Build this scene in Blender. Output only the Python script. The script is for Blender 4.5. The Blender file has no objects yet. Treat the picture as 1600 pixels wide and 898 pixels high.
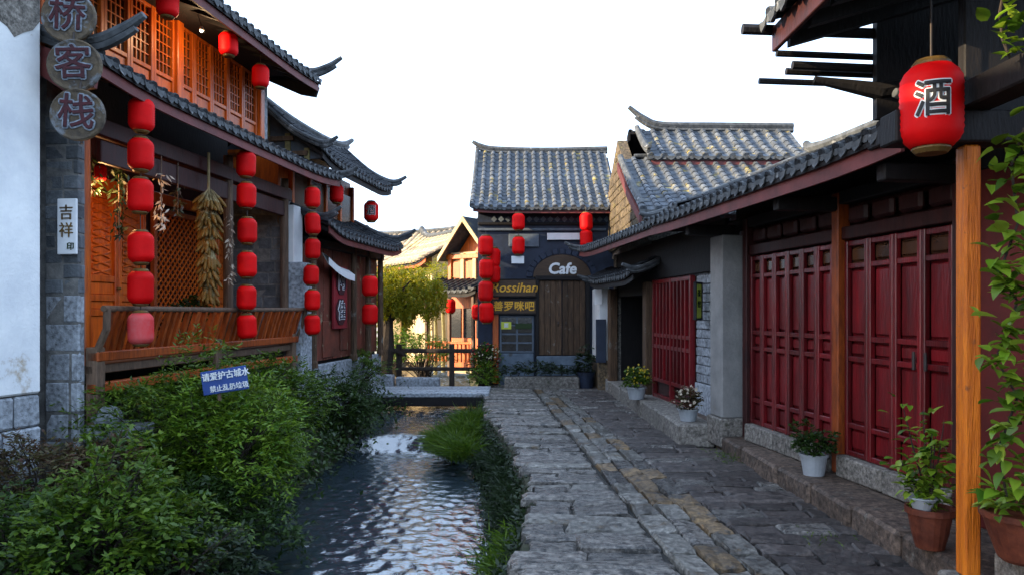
import bpy, bmesh, math, random
import numpy as np
from mathutils import Vector, Matrix

# ------------------------------------------------------------------ camera, sky, sun, exposure
scene = bpy.context.scene
C = bpy.data.collections.new('place'); scene.collection.children.link(C)
F, CX, HY, CAMZ = 1150.0, 800.0, 486.0, 2.0          # focal length and horizon of the 1600 x 898 photograph
cam = bpy.data.cameras.new('camera'); cam_o = bpy.data.objects.new('camera', cam); C.objects.link(cam_o)
cam_o.location = (0, 0, CAMZ); cam_o.rotation_euler = (math.radians(90), 0, 0)
cam.sensor_width = 36.0; cam.lens = 36.0 * F / 1600.0
cam.shift_y = (HY - 449.0) / 1600.0
cam.clip_start = 0.05; cam.clip_end = 2000
scene.camera = cam_o

TO_SUN = Vector((-0.93, -0.24, 0.30)).normalized()
world = bpy.data.worlds.new('World'); scene.world = world; world.use_nodes = True
wn = world.node_tree.nodes; wl = world.node_tree.links; wn.clear()
sky = wn.new('ShaderNodeTexSky'); sky.sky_type = 'NISHITA'; sky.sun_disc = False
sky.sun_elevation = math.asin(TO_SUN.z); sky.sun_rotation = math.atan2(TO_SUN.x, TO_SUN.y)
sky.air_density = 1.0; sky.dust_density = 2.5; sky.ozone_density = 1.5
veil = wn.new('ShaderNodeMix'); veil.data_type = 'RGBA'; veil.blend_type = 'MIX'      # thin even veil of white cloud
veil.inputs[0].default_value = 0.6; veil.inputs[7].default_value = (5.4, 7.0, 9.6, 1)
bg = wn.new('ShaderNodeBackground'); bg.inputs['Strength'].default_value = 0.12
out = wn.new('ShaderNodeOutputWorld')
wl.new(sky.outputs[0], veil.inputs[6]); wl.new(veil.outputs[2], bg.inputs[0]); wl.new(bg.outputs[0], out.inputs[0])
sun = bpy.data.lights.new('sun', 'SUN'); sun.energy = 4.2; sun.angle = math.radians(0.5); sun.color = (1.0, 0.80, 0.52)
sun_o = bpy.data.objects.new('sun', sun); C.objects.link(sun_o); sun_o.location = (-20, 0, 20)
sun_o.rotation_euler = (-TO_SUN).to_track_quat('-Z', 'Y').to_euler()
vs_ = scene.view_settings; vs_.view_transform = 'Standard'; vs_.look = 'None'; vs_.gamma = 1.0
vs_.use_curve_mapping = False; vs_.exposure = 1.75
scene.cycles.max_bounces = 8; scene.cycles.use_denoising = True
scene.cycles.caustics_reflective = False; scene.cycles.caustics_refractive = False

random.seed(7); RNG = np.random.default_rng(11)
R = random.uniform
def at(px, py, Y):
    """point of the place at depth Y that the photograph shows at pixel (px, py)"""
    return Vector(((px - CX) / F * Y, Y, CAMZ - (py - HY) / F * Y))

# ------------------------------------------------------------------ materials
MATS = {}
def mat(name, c1, c2=None, scale=6.0, rough=0.7, bump=0.25, bscale=None, spec=0.3, stretch=(1, 1, 1), rand=0.0,
        island=0.0, lich=None, lich_scale=3.0, lich_cut=0.62, detail=6.0, coat=0.0, sss=0.0, rough2=None, contrast=0.5, fine=0.0):
    m = bpy.data.materials.new(name); m.use_nodes = True; MATS[name] = m
    n = m.node_tree.nodes; l = m.node_tree.links; p = n['Principled BSDF']
    tc = n.new('ShaderNodeTexCoord'); oi = n.new('ShaderNodeObjectInfo')
    ma = n.new('ShaderNodeMath'); ma.operation = 'MULTIPLY'; ma.inputs[1].default_value = 37.0
    l.new(oi.outputs['Random'], ma.inputs[0])
    va = n.new('ShaderNodeVectorMath'); va.operation = 'ADD'; l.new(tc.outputs['Object'], va.inputs[0]); l.new(ma.outputs[0], va.inputs[1])
    mp = n.new('ShaderNodeMapping'); mp.inputs['Scale'].default_value = stretch; l.new(va.outputs[0], mp.inputs[0])
    nz = n.new('ShaderNodeTexNoise'); nz.inputs['Scale'].default_value = scale; nz.inputs['Detail'].default_value = detail
    nz.inputs['Roughness'].default_value = 0.65; l.new(mp.outputs[0], nz.inputs['Vector'])
    c2 = c2 or tuple(x * 0.6 for x in c1)
    rp = n.new('ShaderNodeMapRange'); rp.inputs[1].default_value = 0.5 - contrast * 0.36; rp.inputs[2].default_value = 0.5 + contrast * 0.36
    l.new(nz.outputs[0], rp.inputs[0])
    mx = n.new('ShaderNodeMix'); mx.data_type = 'RGBA'; mx.inputs[6].default_value = (*c1, 1); mx.inputs[7].default_value = (*c2, 1)
    l.new(rp.outputs[0], mx.inputs[0]); col = mx.outputs[2]
    if lich:
        n2 = n.new('ShaderNodeTexNoise'); n2.inputs['Scale'].default_value = lich_scale; n2.inputs['Detail'].default_value = 8; n2.inputs['Roughness'].default_value = 0.7
        l.new(va.outputs[0], n2.inputs['Vector'])
        r2 = n.new('ShaderNodeMapRange'); r2.inputs[1].default_value = lich_cut; r2.inputs[2].default_value = lich_cut + 0.08; l.new(n2.outputs[0], r2.inputs[0])
        m2 = n.new('ShaderNodeMix'); m2.data_type = 'RGBA'; m2.inputs[7].default_value = (*lich, 1)
        l.new(r2.outputs[0], m2.inputs[0]); l.new(col, m2.inputs[6]); col = m2.outputs[2]
    if rand or island:
        hs = n.new('ShaderNodeHueSaturation'); mr = n.new('ShaderNodeMapRange')
        amt = rand or island
        mr.inputs[3].default_value = 1 - amt; mr.inputs[4].default_value = 1 + amt
        if island:
            ge = n.new('ShaderNodeNewGeometry'); l.new(ge.outputs['Random Per Island'], mr.inputs[0])
        else:
            l.new(oi.outputs['Random'], mr.inputs[0])
        l.new(mr.outputs[0], hs.inputs['Value']); l.new(col, hs.inputs['Color']); col = hs.outputs[0]
    if fine:
        sp = n.new('ShaderNodeTexNoise'); sp.inputs['Scale'].default_value = 19; sp.inputs['Detail'].default_value = 8; sp.inputs['Roughness'].default_value = 0.75; l.new(va.outputs[0], sp.inputs['Vector'])
        sr = n.new('ShaderNodeMapRange'); sr.inputs[1].default_value = 0.36; sr.inputs[2].default_value = 0.66; sr.inputs[3].default_value = 0.30; sr.inputs[4].default_value = 1.75; l.new(sp.outputs[0], sr.inputs[0])
        h2_ = n.new('ShaderNodeHueSaturation'); l.new(sr.outputs[0], h2_.inputs['Value']); l.new(col, h2_.inputs['Color']); col = h2_.outputs[0]
    l.new(col, p.inputs['Base Color'])
    p.inputs['Roughness'].default_value = rough; p.inputs['Specular IOR Level'].default_value = spec
    if rough2 is not None:
        rr = n.new('ShaderNodeMapRange'); rr.inputs[3].default_value = rough; rr.inputs[4].default_value = rough2
        l.new(nz.outputs[0], rr.inputs[0]); l.new(rr.outputs[0], p.inputs['Roughness'])
    if coat: p.inputs['Coat Weight'].default_value = coat; p.inputs['Coat Roughness'].default_value = 0.15
    if bump:
        bz = n.new('ShaderNodeTexNoise'); bz.inputs['Scale'].default_value = bscale or scale * 3; bz.inputs['Detail'].default_value = 5
        l.new(mp.outputs[0], bz.inputs['Vector'])
        bp = n.new('ShaderNodeBump'); bp.inputs['Strength'].default_value = bump; bp.inputs['Distance'].default_value = 0.02
        l.new(bz.outputs[0], bp.inputs['Height']); l.new(bp.outputs[0], p.inputs['Normal'])
        if fine:
            fz_ = n.new('ShaderNodeTexNoise'); fz_.inputs['Scale'].default_value = 55; fz_.inputs['Detail'].default_value = 6; fz_.inputs['Roughness'].default_value = 0.7; l.new(mp.outputs[0], fz_.inputs['Vector'])
            bf = n.new('ShaderNodeBump'); bf.inputs['Strength'].default_value = fine; bf.inputs['Distance'].default_value = 0.012; l.new(fz_.outputs[0], bf.inputs['Height']); l.new(bf.outputs[0], bp.inputs['Normal'])
    return m
def leafmat(name, ca, cb, rough=0.5, trans=0.35):
    m = bpy.data.materials.new(name); m.use_nodes = True; MATS[name] = m
    n = m.node_tree.nodes; l = m.node_tree.links; p = n['Principled BSDF']; o = n['Material Output']
    ge = n.new('ShaderNodeNewGeometry'); oi = n.new('ShaderNodeObjectInfo')
    ad = n.new('ShaderNodeMath'); ad.operation = 'ADD'; l.new(ge.outputs['Random Per Island'], ad.inputs[0]); l.new(oi.outputs['Random'], ad.inputs[1])
    fr = n.new('ShaderNodeMath'); fr.operation = 'FRACT'; l.new(ad.outputs[0], fr.inputs[0])
    mx = n.new('ShaderNodeMix'); mx.data_type = 'RGBA'; mx.inputs[6].default_value = (*ca, 1); mx.inputs[7].default_value = (*cb, 1)
    l.new(fr.outputs[0], mx.inputs[0]); l.new(mx.outputs[2], p.inputs['Base Color'])
    p.inputs['Roughness'].default_value = rough; p.inputs['Specular IOR Level'].default_value = 0.4
    t = n.new('ShaderNodeBsdfTranslucent'); l.new(mx.outputs[2], t.inputs[0])
    ms = n.new('ShaderNodeMixShader'); ms.inputs[0].default_value = trans
    l.new(p.outputs[0], ms.inputs[1]); l.new(t.outputs[0], ms.inputs[2]); l.new(ms.outputs[0], o.inputs[0])
    return m

mat('plaster', (0.80, 0.81, 0.80), (0.62, 0.64, 0.66), scale=2.2, rough=0.9, bump=0.25, bscale=30, lich=(0.36, 0.27, 0.16), lich_scale=1.1, lich_cut=0.66)
mat('cream', (0.60, 0.47, 0.27), (0.40, 0.29, 0.16), scale=2.0, rough=0.9, bump=0.2, bscale=20, lich=(0.36, 0.24, 0.10), lich_scale=1.5, lich_cut=0.6)
mat('granite', (0.357, 0.3825, 0.408), (0.187, 0.204, 0.2295), scale=38, rough=0.8, bump=0.6, bscale=30, rand=0.18, lich=(0.14, 0.14, 0.13), lich_scale=2.2, lich_cut=0.60, fine=0.5)
mat('granite_warm', (0.2448, 0.2232, 0.1944), (0.1224, 0.108, 0.0936), scale=18, rough=0.8, bump=0.7, bscale=24, rand=0.15, lich=(0.10, 0.10, 0.07), lich_scale=3, lich_cut=0.6, fine=0.6)
mat('brick', (0.136, 0.148, 0.16), (0.064, 0.072, 0.08), scale=9, rough=0.85, bump=0.5, bscale=40, rand=0.3, lich=(0.36, 0.36, 0.34), lich_scale=4, lich_cut=0.66)
mat('mortar', (0.21, 0.203, 0.189), (0.084, 0.084, 0.084), scale=8, rough=0.95, bump=0.5)
mat('orange_wood', (0.60, 0.125, 0.008), (0.27, 0.042, 0.005), scale=3, rough=0.42, bump=0.15, stretch=(6, 6, 0.7), spec=0.4, rand=0.12)
mat('orange_post', (0.66, 0.175, 0.009), (0.40, 0.088, 0.007), scale=5, rough=0.5, bump=0.8, bscale=14, stretch=(5, 5, 0.5), spec=0.3, lich=(0.26, 0.075, 0.02), lich_scale=9, lich_cut=0.60)
mat('rail_wood', (0.40, 0.080, 0.012), (0.15, 0.030, 0.008), scale=4, rough=0.5, bump=0.2, stretch=(5, 5, 1), rand=0.25)
mat('grey_wood', (0.16, 0.10, 0.065), (0.07, 0.045, 0.03), scale=4, rough=0.75, bump=0.4, stretch=(5, 5, 1), rand=0.2)
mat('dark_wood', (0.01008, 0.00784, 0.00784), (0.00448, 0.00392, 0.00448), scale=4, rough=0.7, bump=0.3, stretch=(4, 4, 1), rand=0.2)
mat('plank_wood', (0.1125, 0.06375, 0.03375), (0.02723, 0.01584, 0.0099), scale=5, rough=0.7, bump=0.5, stretch=(6, 6, 0.6), rand=0.3, lich=(0.16, 0.15, 0.13), lich_scale=4, lich_cut=0.6)
mat('red_wall', (0.1125, 0.0135, 0.0105), (0.06, 0.009, 0.0075), scale=2.5, rough=0.6, bump=0.15)
mat('dark_red', (0.045, 0.009, 0.0075), (0.01875, 0.00525, 0.00525), scale=3, rough=0.55, bump=0.2, stretch=(4, 4, 1))
mat('red_door', (0.1733, 0.00735, 0.0105), (0.063, 0.0042, 0.00525), scale=3.2, rough=0.20, rough2=0.46, bump=0.3, bscale=14, stretch=(3, 3, 0.5), spec=0.5, rand=0.28, lich=(0.13, 0.040, 0.030), lich_scale=6.0, lich_cut=0.63)
mat('fascia', (0.1613, 0.0375, 0.03375), (0.075, 0.021, 0.0195), scale=3, rough=0.6, bump=0.2, rand=0.1)
mat('tile', (0.02892, 0.03213, 0.03748), (0.0101, 0.01144, 0.0138), scale=7, rough=0.62, bump=0.5, bscale=30, island=0.35, spec=0.15, lich=(0.12, 0.125, 0.13), lich_scale=5, lich_cut=0.68)
mat('tile_old', (0.0972, 0.1102, 0.1296), (0.0351, 0.0405, 0.0486), scale=7, rough=0.7, bump=0.5, bscale=30, island=0.35, lich=(0.24, 0.19, 0.06), lich_scale=3.0, lich_cut=0.575)
mat('ridge', (0.0924, 0.0987, 0.105), (0.024, 0.027, 0.03), scale=6, rough=0.7, bump=0.5, lich=(0.26, 0.265, 0.27), lich_scale=5, lich_cut=0.60)
mat('red_paper', (0.68, 0.003, 0.004), (0.50, 0.002, 0.003), scale=3, rough=0.6, bump=0.12, spec=0.12, rand=0.14)
mat('faded_paper', (0.60, 0.012, 0.016), (0.52, 0.10, 0.10), scale=5, rough=0.65, bump=0.1)
mat('gold', (0.16, 0.09, 0.022), (0.06, 0.035, 0.012), rough=0.5, bump=0.1)
mat('black', (0.012, 0.012, 0.014), (0.02, 0.02, 0.022), rough=0.6, bump=0.1)
mat('iron', (0.03, 0.03, 0.032), (0.06, 0.04, 0.03), rough=0.55, bump=0.3)
mat('white', (0.72, 0.729, 0.738), (0.63, 0.648, 0.666), scale=8, rough=0.6, bump=0.1)
mat('white_pot', (0.3815, 0.4046, 0.4277), (0.3006, 0.3237, 0.3468), scale=9, rough=0.5, bump=0.1, lich=(0.30, 0.27, 0.22), lich_scale=6, lich_cut=0.68)
mat('terracotta', (0.144, 0.036, 0.0168), (0.0612, 0.0144, 0.00792), scale=9, rough=0.6, bump=0.25, lich=(0.25, 0.20, 0.16), lich_scale=6, lich_cut=0.66)
mat('soil', (0.05, 0.035, 0.025), (0.02, 0.015, 0.01), scale=30, rough=0.95, bump=0.8)
mat('disc_wood', (0.125, 0.092, 0.055), (0.040, 0.032, 0.026), scale=9, rough=0.75, bump=0.9, bscale=20, rand=0.25, lich=(0.14, 0.15, 0.16), lich_scale=5, lich_cut=0.54)
mat('maroon', (0.075, 0.012, 0.018), (0.03, 0.012, 0.015), scale=20, rough=0.7, bump=0.4)
mat('pale_grey', (0.30, 0.34, 0.39), (0.08, 0.09, 0.11), scale=16, rough=0.75, bump=0.6)
mat('blue_sign', (0.03, 0.07, 0.25), (0.02, 0.05, 0.19), scale=4, rough=0.45, bump=0.08)
mat('yellow_paint', (0.70, 0.40, 0.03), (0.55, 0.27, 0.02), scale=8, rough=0.5, bump=0.1)
mat('lime_poster', (0.55, 0.58, 0.06), (0.40, 0.46, 0.05), scale=12, rough=0.5, bump=0.05)
mat('sign_brown', (0.075, 0.045, 0.025), (0.04, 0.025, 0.016), scale=6, rough=0.6, bump=0.3, stretch=(1, 1, 5))
mat('navy', (0.021, 0.0315, 0.0595), (0.0126, 0.0175, 0.0315), scale=4, rough=0.6, bump=0.3)
mat('slate', (0.112, 0.14, 0.175), (0.063, 0.077, 0.098), scale=5, rough=0.7, bump=0.3, rand=0.2)
mat('bluegrey', (0.13, 0.169, 0.2145), (0.065, 0.0845, 0.1105), scale=4, rough=0.85, bump=0.4, lich=(0.06, 0.06, 0.06), lich_scale=3, lich_cut=0.6)
mat('grey_render', (0.272, 0.2652, 0.2516), (0.1768, 0.1734, 0.17), scale=3, rough=0.9, bump=0.5, bscale=25, lich=(0.20, 0.18, 0.15), lich_scale=3, lich_cut=0.62)
mat('gable_stone', (0.1275, 0.09375, 0.05625), (0.045, 0.036, 0.02625), scale=5, rough=0.9, bump=1.0, bscale=8, lich=(0.20, 0.16, 0.05), lich_scale=5, lich_cut=0.58, fine=0.6, rand=0.3)
mat('corn', (0.1976, 0.1051, 0.01594), (0.1071, 0.0459, 0.0051), scale=30, rough=0.5, bump=0.8, bscale=70, island=0.3)
mat('husk', (0.252, 0.1974, 0.1008), (0.1512, 0.105, 0.042), scale=9, rough=0.8, bump=0.3, island=0.3)
mat('glass_dark', (0.012, 0.014, 0.018), (0.02, 0.022, 0.026), rough=0.08, bump=0.03, spec=0.6)
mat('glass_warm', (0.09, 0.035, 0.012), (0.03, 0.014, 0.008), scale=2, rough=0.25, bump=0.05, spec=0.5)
mat('slab_blue', (0.185, 0.168, 0.148), (0.034, 0.032, 0.031), scale=9, rough=0.36, rough2=0.2, bump=1.0, bscale=11, rand=0.5, spec=0.5, stretch=(1, 2.0, 1), lich=(0.022, 0.022, 0.021), lich_scale=7, lich_cut=0.53, fine=0.9)
mat('slab_purple', (0.092, 0.075, 0.066), (0.030, 0.025, 0.024), scale=11, rough=0.55, rough2=0.34, bump=1.0, bscale=9, rand=0.38, spec=0.45, lich=(0.020, 0.018, 0.017), lich_scale=7, lich_cut=0.55, fine=0.9)
mat('slab_ochre', (0.2277, 0.1518, 0.0759), (0.0828, 0.06072, 0.0414), scale=7, rough=0.5, bump=1.0, bscale=9, rand=0.3, lich=(0.07, 0.065, 0.06), lich_scale=4, lich_cut=0.54, fine=0.9)
mat('slab_pale', (0.2275, 0.2145, 0.1885), (0.0605, 0.0572, 0.0517), scale=8, rough=0.45, rough2=0.28, bump=1.0, bscale=9, rand=0.3, lich=(0.12, 0.085, 0.05), lich_scale=4, lich_cut=0.58, fine=0.9)
mat('step_stone', (0.150, 0.105, 0.078), (0.050, 0.037, 0.030), scale=8, rough=0.7, bump=1.0, bscale=10, rand=0.22, lich=(0.17, 0.155, 0.13), lich_scale=4, lich_cut=0.60, fine=0.8)
mat('joint_dirt', (0.035, 0.033, 0.03), (0.02, 0.02, 0.018), scale=12, rough=0.95, bump=0.6)
mat('earth', (0.055, 0.050, 0.032), (0.03, 0.035, 0.018), scale=4, rough=0.95, bump=0.8, bscale=12)
mat('bark', (0.055, 0.04, 0.03), (0.02, 0.016, 0.014), scale=8, rough=0.9, bump=0.9, stretch=(3, 3, 0.7))
mat('pale_bark', (0.30, 0.27, 0.12), (0.16, 0.14, 0.07), scale=8, rough=0.85, bump=0.4)
mat('poster_red', (0.30, 0.02, 0.03), (0.16, 0.015, 0.02), scale=2, rough=0.6, bump=0.1)
mat('painted_board', (0.20, 0.05, 0.03), (0.08, 0.03, 0.02), scale=3, rough=0.6, bump=0.2, lich=(0.26, 0.22, 0.14), lich_scale=3.5, lich_cut=0.58)
mat('bulb', (0.9, 0.9, 0.85), (0.8, 0.8, 0.75), rough=0.2, bump=0)
mat('tile_sun', (0.578, 0.442, 0.272), (0.306, 0.238, 0.17), scale=6, rough=0.75, bump=0.5, island=0.3, lich=(0.42, 0.33, 0.14), lich_scale=3, lich_cut=0.55)  # far roof tiles, warm sunlight put into the base colour
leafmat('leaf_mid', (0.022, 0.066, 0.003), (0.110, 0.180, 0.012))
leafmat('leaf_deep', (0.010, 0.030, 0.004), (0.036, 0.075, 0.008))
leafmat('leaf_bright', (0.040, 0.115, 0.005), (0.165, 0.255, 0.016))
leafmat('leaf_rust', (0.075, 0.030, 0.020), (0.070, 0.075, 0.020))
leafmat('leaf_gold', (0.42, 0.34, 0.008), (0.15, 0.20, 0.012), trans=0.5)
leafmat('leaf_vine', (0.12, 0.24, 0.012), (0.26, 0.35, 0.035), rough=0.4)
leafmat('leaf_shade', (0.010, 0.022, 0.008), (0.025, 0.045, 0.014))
leafmat('petal_yellow', (0.55, 0.40, 0.03), (0.40, 0.33, 0.03))
leafmat('petal_red', (0.60, 0.02, 0.03), (0.5, 0.04, 0.05))
leafmat('petal_white', (0.7, 0.6, 0.45), (0.6, 0.5, 0.4))
def water_mat():
    m = bpy.data.materials.new('water'); m.use_nodes = True; MATS['water'] = m
    n = m.node_tree.nodes; l = m.node_tree.links; p = n['Principled BSDF']
    p.inputs['Base Color'].default_value = (0.020, 0.032, 0.034, 1); p.inputs['Roughness'].default_value = 0.10
    p.inputs['IOR'].default_value = 2.0; p.inputs['Specular IOR Level'].default_value = 1.0
    tc = n.new('ShaderNodeTexCoord'); mp = n.new('ShaderNodeMapping'); mp.inputs['Scale'].default_value = (0.8, 1.5, 1); l.new(tc.outputs['Object'], mp.inputs[0])
    a = n.new('ShaderNodeTexNoise'); a.inputs['Scale'].default_value = 10; a.inputs['Detail'].default_value = 3; a.inputs['Distortion'].default_value = 0.5; l.new(mp.outputs[0], a.inputs['Vector'])
    c = n.new('ShaderNodeTexNoise'); c.inputs['Scale'].default_value = 34; c.inputs['Detail'].default_value = 2; l.new(mp.outputs[0], c.inputs['Vector'])
    b0 = n.new('ShaderNodeBump'); b0.inputs['Strength'].default_value = 0.25; b0.inputs['Distance'].default_value = 0.008; l.new(c.outputs[0], b0.inputs['Height'])
    b = n.new('ShaderNodeBump'); b.inputs['Strength'].default_value = 0.35; b.inputs['Distance'].default_value = 0.03; l.new(a.outputs[0], b.inputs['Height']); l.new(b0.outputs[0], b.inputs['Normal']); l.new(b.outputs[0], p.inputs['Normal'])
    p.inputs['Base Color'].default_value = (0.022, 0.034, 0.044, 1); p.inputs['Roughness'].default_value = 0.05
water_mat()

# ------------------------------------------------------------------ mesh helpers
class MB:
    def __init__(s): s.v = []; s.f = []
    def add(s, vs, fs):
        o = len(s.v); s.v += [tuple(v) for v in vs]; s.f += [tuple(i + o for i in f) for f in fs]; return s
    def box(s, x0, x1, y0, y1, z0, z1, M=None):
        vs = [Vector((x, y, z)) for z in (z0, z1) for y in (y0, y1) for x in (x0, x1)]
        if M: vs = [M @ v for v in vs]
        return s.add(vs, [(0, 2, 3, 1), (4, 5, 7, 6), (0, 1, 5, 4), (2, 6, 7, 3), (0, 4, 6, 2), (1, 3, 7, 5)])
    def cbox(s, x0, x1, y0, y1, z0, z1, b=0.01, M=None, jit=0.0):
        """box with chamfered edges"""
        lo, hi = (x0, y0, z0), (x1, y1, z1); b = min(b, 0.45 * min(abs(x1 - x0), abs(y1 - y0), abs(z1 - z0)))
        vs = []; idx = {}
        for sx in (0, 1):
            for sy in (0, 1):
                for sz in (0, 1):
                    sg = (sx, sy, sz); j = [R(-jit, jit) for _ in range(3)]
                    for k in range(3):
                        c = []
                        for a in range(3):
                            e = hi[a] if sg[a] else lo[a]
                            c.append((e if a == k else e + (-b if sg[a] else b)) + j[a])
                        v = Vector(c); idx[(sg, k)] = len(vs); vs.append(M @ v if M else v)
        fs = []
        for k in range(3):
            a, b2 = [q for q in range(3) if q != k]
            for sgn in (0, 1):
                q = []
                for (i, j) in ((0, 0), (1, 0), (1, 1), (0, 1)):
                    sg = [0, 0, 0]; sg[k] = sgn; sg[a] = i; sg[b2] = j; q.append(idx[(tuple(sg), k)])
                fs.append(tuple(q))
            for i in (0, 1):
                for j in (0, 1):
                    s0 = [0, 0, 0]; s0[a] = i; s0[b2] = j; s1 = list(s0); s1[k] = 1
                    fs.append((idx[(tuple(s0), a)], idx[(tuple(s1), a)], idx[(tuple(s1), b2)], idx[(tuple(s0), b2)]))
        for sx in (0, 1):
            for sy in (0, 1):
                for sz in (0, 1):
                    fs.append(tuple(idx[((sx, sy, sz), k)] for k in range(3)))
        return s.add(vs, fs)
    def tube(s, pts, r, n=8, cap=True):
        pts = [Vector(p) for p in pts]; m = len(pts); rs = r if isinstance(r, (list, tuple)) else [r] * m
        ring = []; base = len(s.v); up = None
        for i, p in enumerate(pts):
            t = (pts[min(i + 1, m - 1)] - pts[max(i - 1, 0)]).normalized()
            if up is None: up = t.orthogonal().normalized()
            up = (up - t * up.dot(t)).normalized(); sd = t.cross(up)
            s.v += [tuple(p + (up * math.cos(2 * math.pi * k / n) + sd * math.sin(2 * math.pi * k / n)) * rs[i]) for k in range(n)]
        for i in range(m - 1):
            for k in range(n):
                a = base + i * n + k; b = base + i * n + (k + 1) % n
                s.f.append((a, b, b + n, a + n))
        if cap:
            s.f.append(tuple(base + k for k in reversed(range(n)))); s.f.append(tuple(base + (m - 1) * n + k for k in range(n)))
        return s
    def lathe(s, prof, n=20, c=(0, 0, 0), cap=True):
        base = len(s.v); m = len(prof)
        for r, z in prof:
            s.v += [(c[0] + r * math.cos(2 * math.pi * k / n), c[1] + r * math.sin(2 * math.pi * k / n), c[2] + z) for k in range(n)]
        for i in range(m - 1):
            for k in range(n):
                a = base + i * n + k; b = base + i * n + (k + 1) % n
                s.f.append((a, b, b + n, a + n))
        if cap:
            s.f.append(tuple(base + k for k in reversed(range(n)))); s.f.append(tuple(base + (m - 1) * n + k for k in range(n)))
        return s
    def prism(s, poly, axis, a, b):
        """polygon in the two other axes, extruded along axis from a to b"""
        o = len(s.v); n = len(poly)
        for t in (a, b):
            for (p, q) in poly:
                s.v.append((t, p, q) if axis == 0 else (p, t, q) if axis == 1 else (p, q, t))
        s.f.append(tuple(o + i for i in reversed(range(n)))); s.f.append(tuple(o + n + i for i in range(n)))
        for i in range(n):
            j = (i + 1) % n; s.f.append((o + i, o + j, o + n + j, o + n + i))
        return s
    def mesh(s, name, m, smooth=False, fix=True):
        me = bpy.data.meshes.new(name); me.from_pydata(s.v, [], s.f)
        if fix:
            bm = bmesh.new(); bm.from_mesh(me); bmesh.ops.recalc_face_normals(bm, faces=bm.faces); bm.to_mesh(me); bm.free()
        if smooth: me.polygons.foreach_set('use_smooth', [True] * len(me.polygons))
        me.materials.append(MATS[m]); me.update(); return me
    def build(s, name, m, parent=None, smooth=False, loc=(0, 0, 0), fix=True, rz=0.0):
        return link(name, s.mesh(name, m, smooth, fix), parent, loc, rz)
def link(name, me, parent=None, loc=(0, 0, 0), rz=0.0, rot=None):
    o = bpy.data.objects.new(name, me); C.objects.link(o); o.location = loc
    o.rotation_euler = rot if rot else (0, 0, rz); o.parent = parent; return o
def tag(o, label=None, cat=None, group=None, kind=None):
    for k, v in (('label', label), ('category', cat), ('group', group), ('kind', kind)):
        if v: o[k] = v
    return o
def thing(name, label, cat, loc=(0, 0, 0), rz=0.0, group=None):
    return tag(link(name, None, None, loc, rz), label, cat, group)
def W(root, x, y, z):
    """place in the world of a local point of a house"""
    c, s_ = math.cos(root.rotation_euler.z), math.sin(root.rotation_euler.z)
    return Vector((root.location.x + c * x - s_ * y, root.location.y + s_ * x + c * y, root.location.z + z))
def text_mesh(txt, size, m, depth=0.006, offset=0.0, spacing=1.0, shear=0.0):
    """lettering as a mesh in its own x/y plane, centred, thickness in z"""
    cu = bpy.data.curves.new('lettering', 'FONT'); cu.body = txt; cu.size = size; cu.extrude = depth; cu.offset = offset
    cu.align_x = 'CENTER'; cu.align_y = 'CENTER'; cu.space_character = spacing; cu.shear = shear; cu.resolution_u = 3
    o = bpy.data.objects.new('lettering', cu); C.objects.link(o); bpy.context.view_layer.update()
    me = bpy.data.meshes.new_from_object(o.evaluated_get(bpy.context.evaluated_depsgraph_get()))
    bpy.data.objects.remove(o); bpy.data.curves.remove(cu)
    me.materials.clear(); me.materials.append(MATS[m]); return me
def bold_mesh(txt, size, m, off, depth=0.004, **kw):
    """the same lettering thickened all round by off"""
    me = text_mesh(txt, size, m, depth, **kw); v = [tuple(p.co) for p in me.vertices]; f = [tuple(p.vertices) for p in me.polygons]; mb = MB()
    for k in range(10):
        a = 2 * math.pi * k / 10; mb.add([(x + off * math.cos(a), y + off * math.sin(a), z - .0004 * k) for x, y, z in v], f)
    return mb.mesh('lettering', m, fix=False)
def rot_to(fx):
    """euler for lettering that faces the local direction +x (out of a facade), reading along +y"""
    return Matrix(((0, 0, 1), (1, 0, 0), (0, 1, 0))).to_euler()
FACE_X = rot_to(0)
FACE_CAM = (math.radians(90), 0, 0)

# ------------------------------------------------------------------ foliage helpers
def leaf_faces(P, D, N, L, Wd, name, m, fold=0.12):
    """one folded four-cornered leaf for each row"""
    S = np.cross(D, N); S /= (np.linalg.norm(S, axis=1, keepdims=True) + 1e-9)
    N2 = np.cross(S, D); L = L[:, None]; Wd = Wd[:, None]
    V = np.stack([P, P + D * L * 0.45 + S * Wd * 0.5 + N2 * fold * Wd, P + D * L, P + D * L * 0.45 - S * Wd * 0.5 + N2 * fold * Wd], 1).reshape(-1, 3)
    n = len(P); me = bpy.data.meshes.new(name)
    me.vertices.add(4 * n); me.vertices.foreach_set('co', V.astype(np.float32).ravel())
    me.loops.add(4 * n); me.loops.foreach_set('vertex_index', np.arange(4 * n, dtype=np.int32))
    me.polygons.add(n); me.polygons.foreach_set('loop_start', np.arange(0, 4 * n, 4, dtype=np.int32))
    me.update(calc_edges=True); me.validate(); me.materials.append(MATS[m]); return me
def unit(v): return v / (np.linalg.norm(v, axis=1, keepdims=True) + 1e-9)
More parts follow.
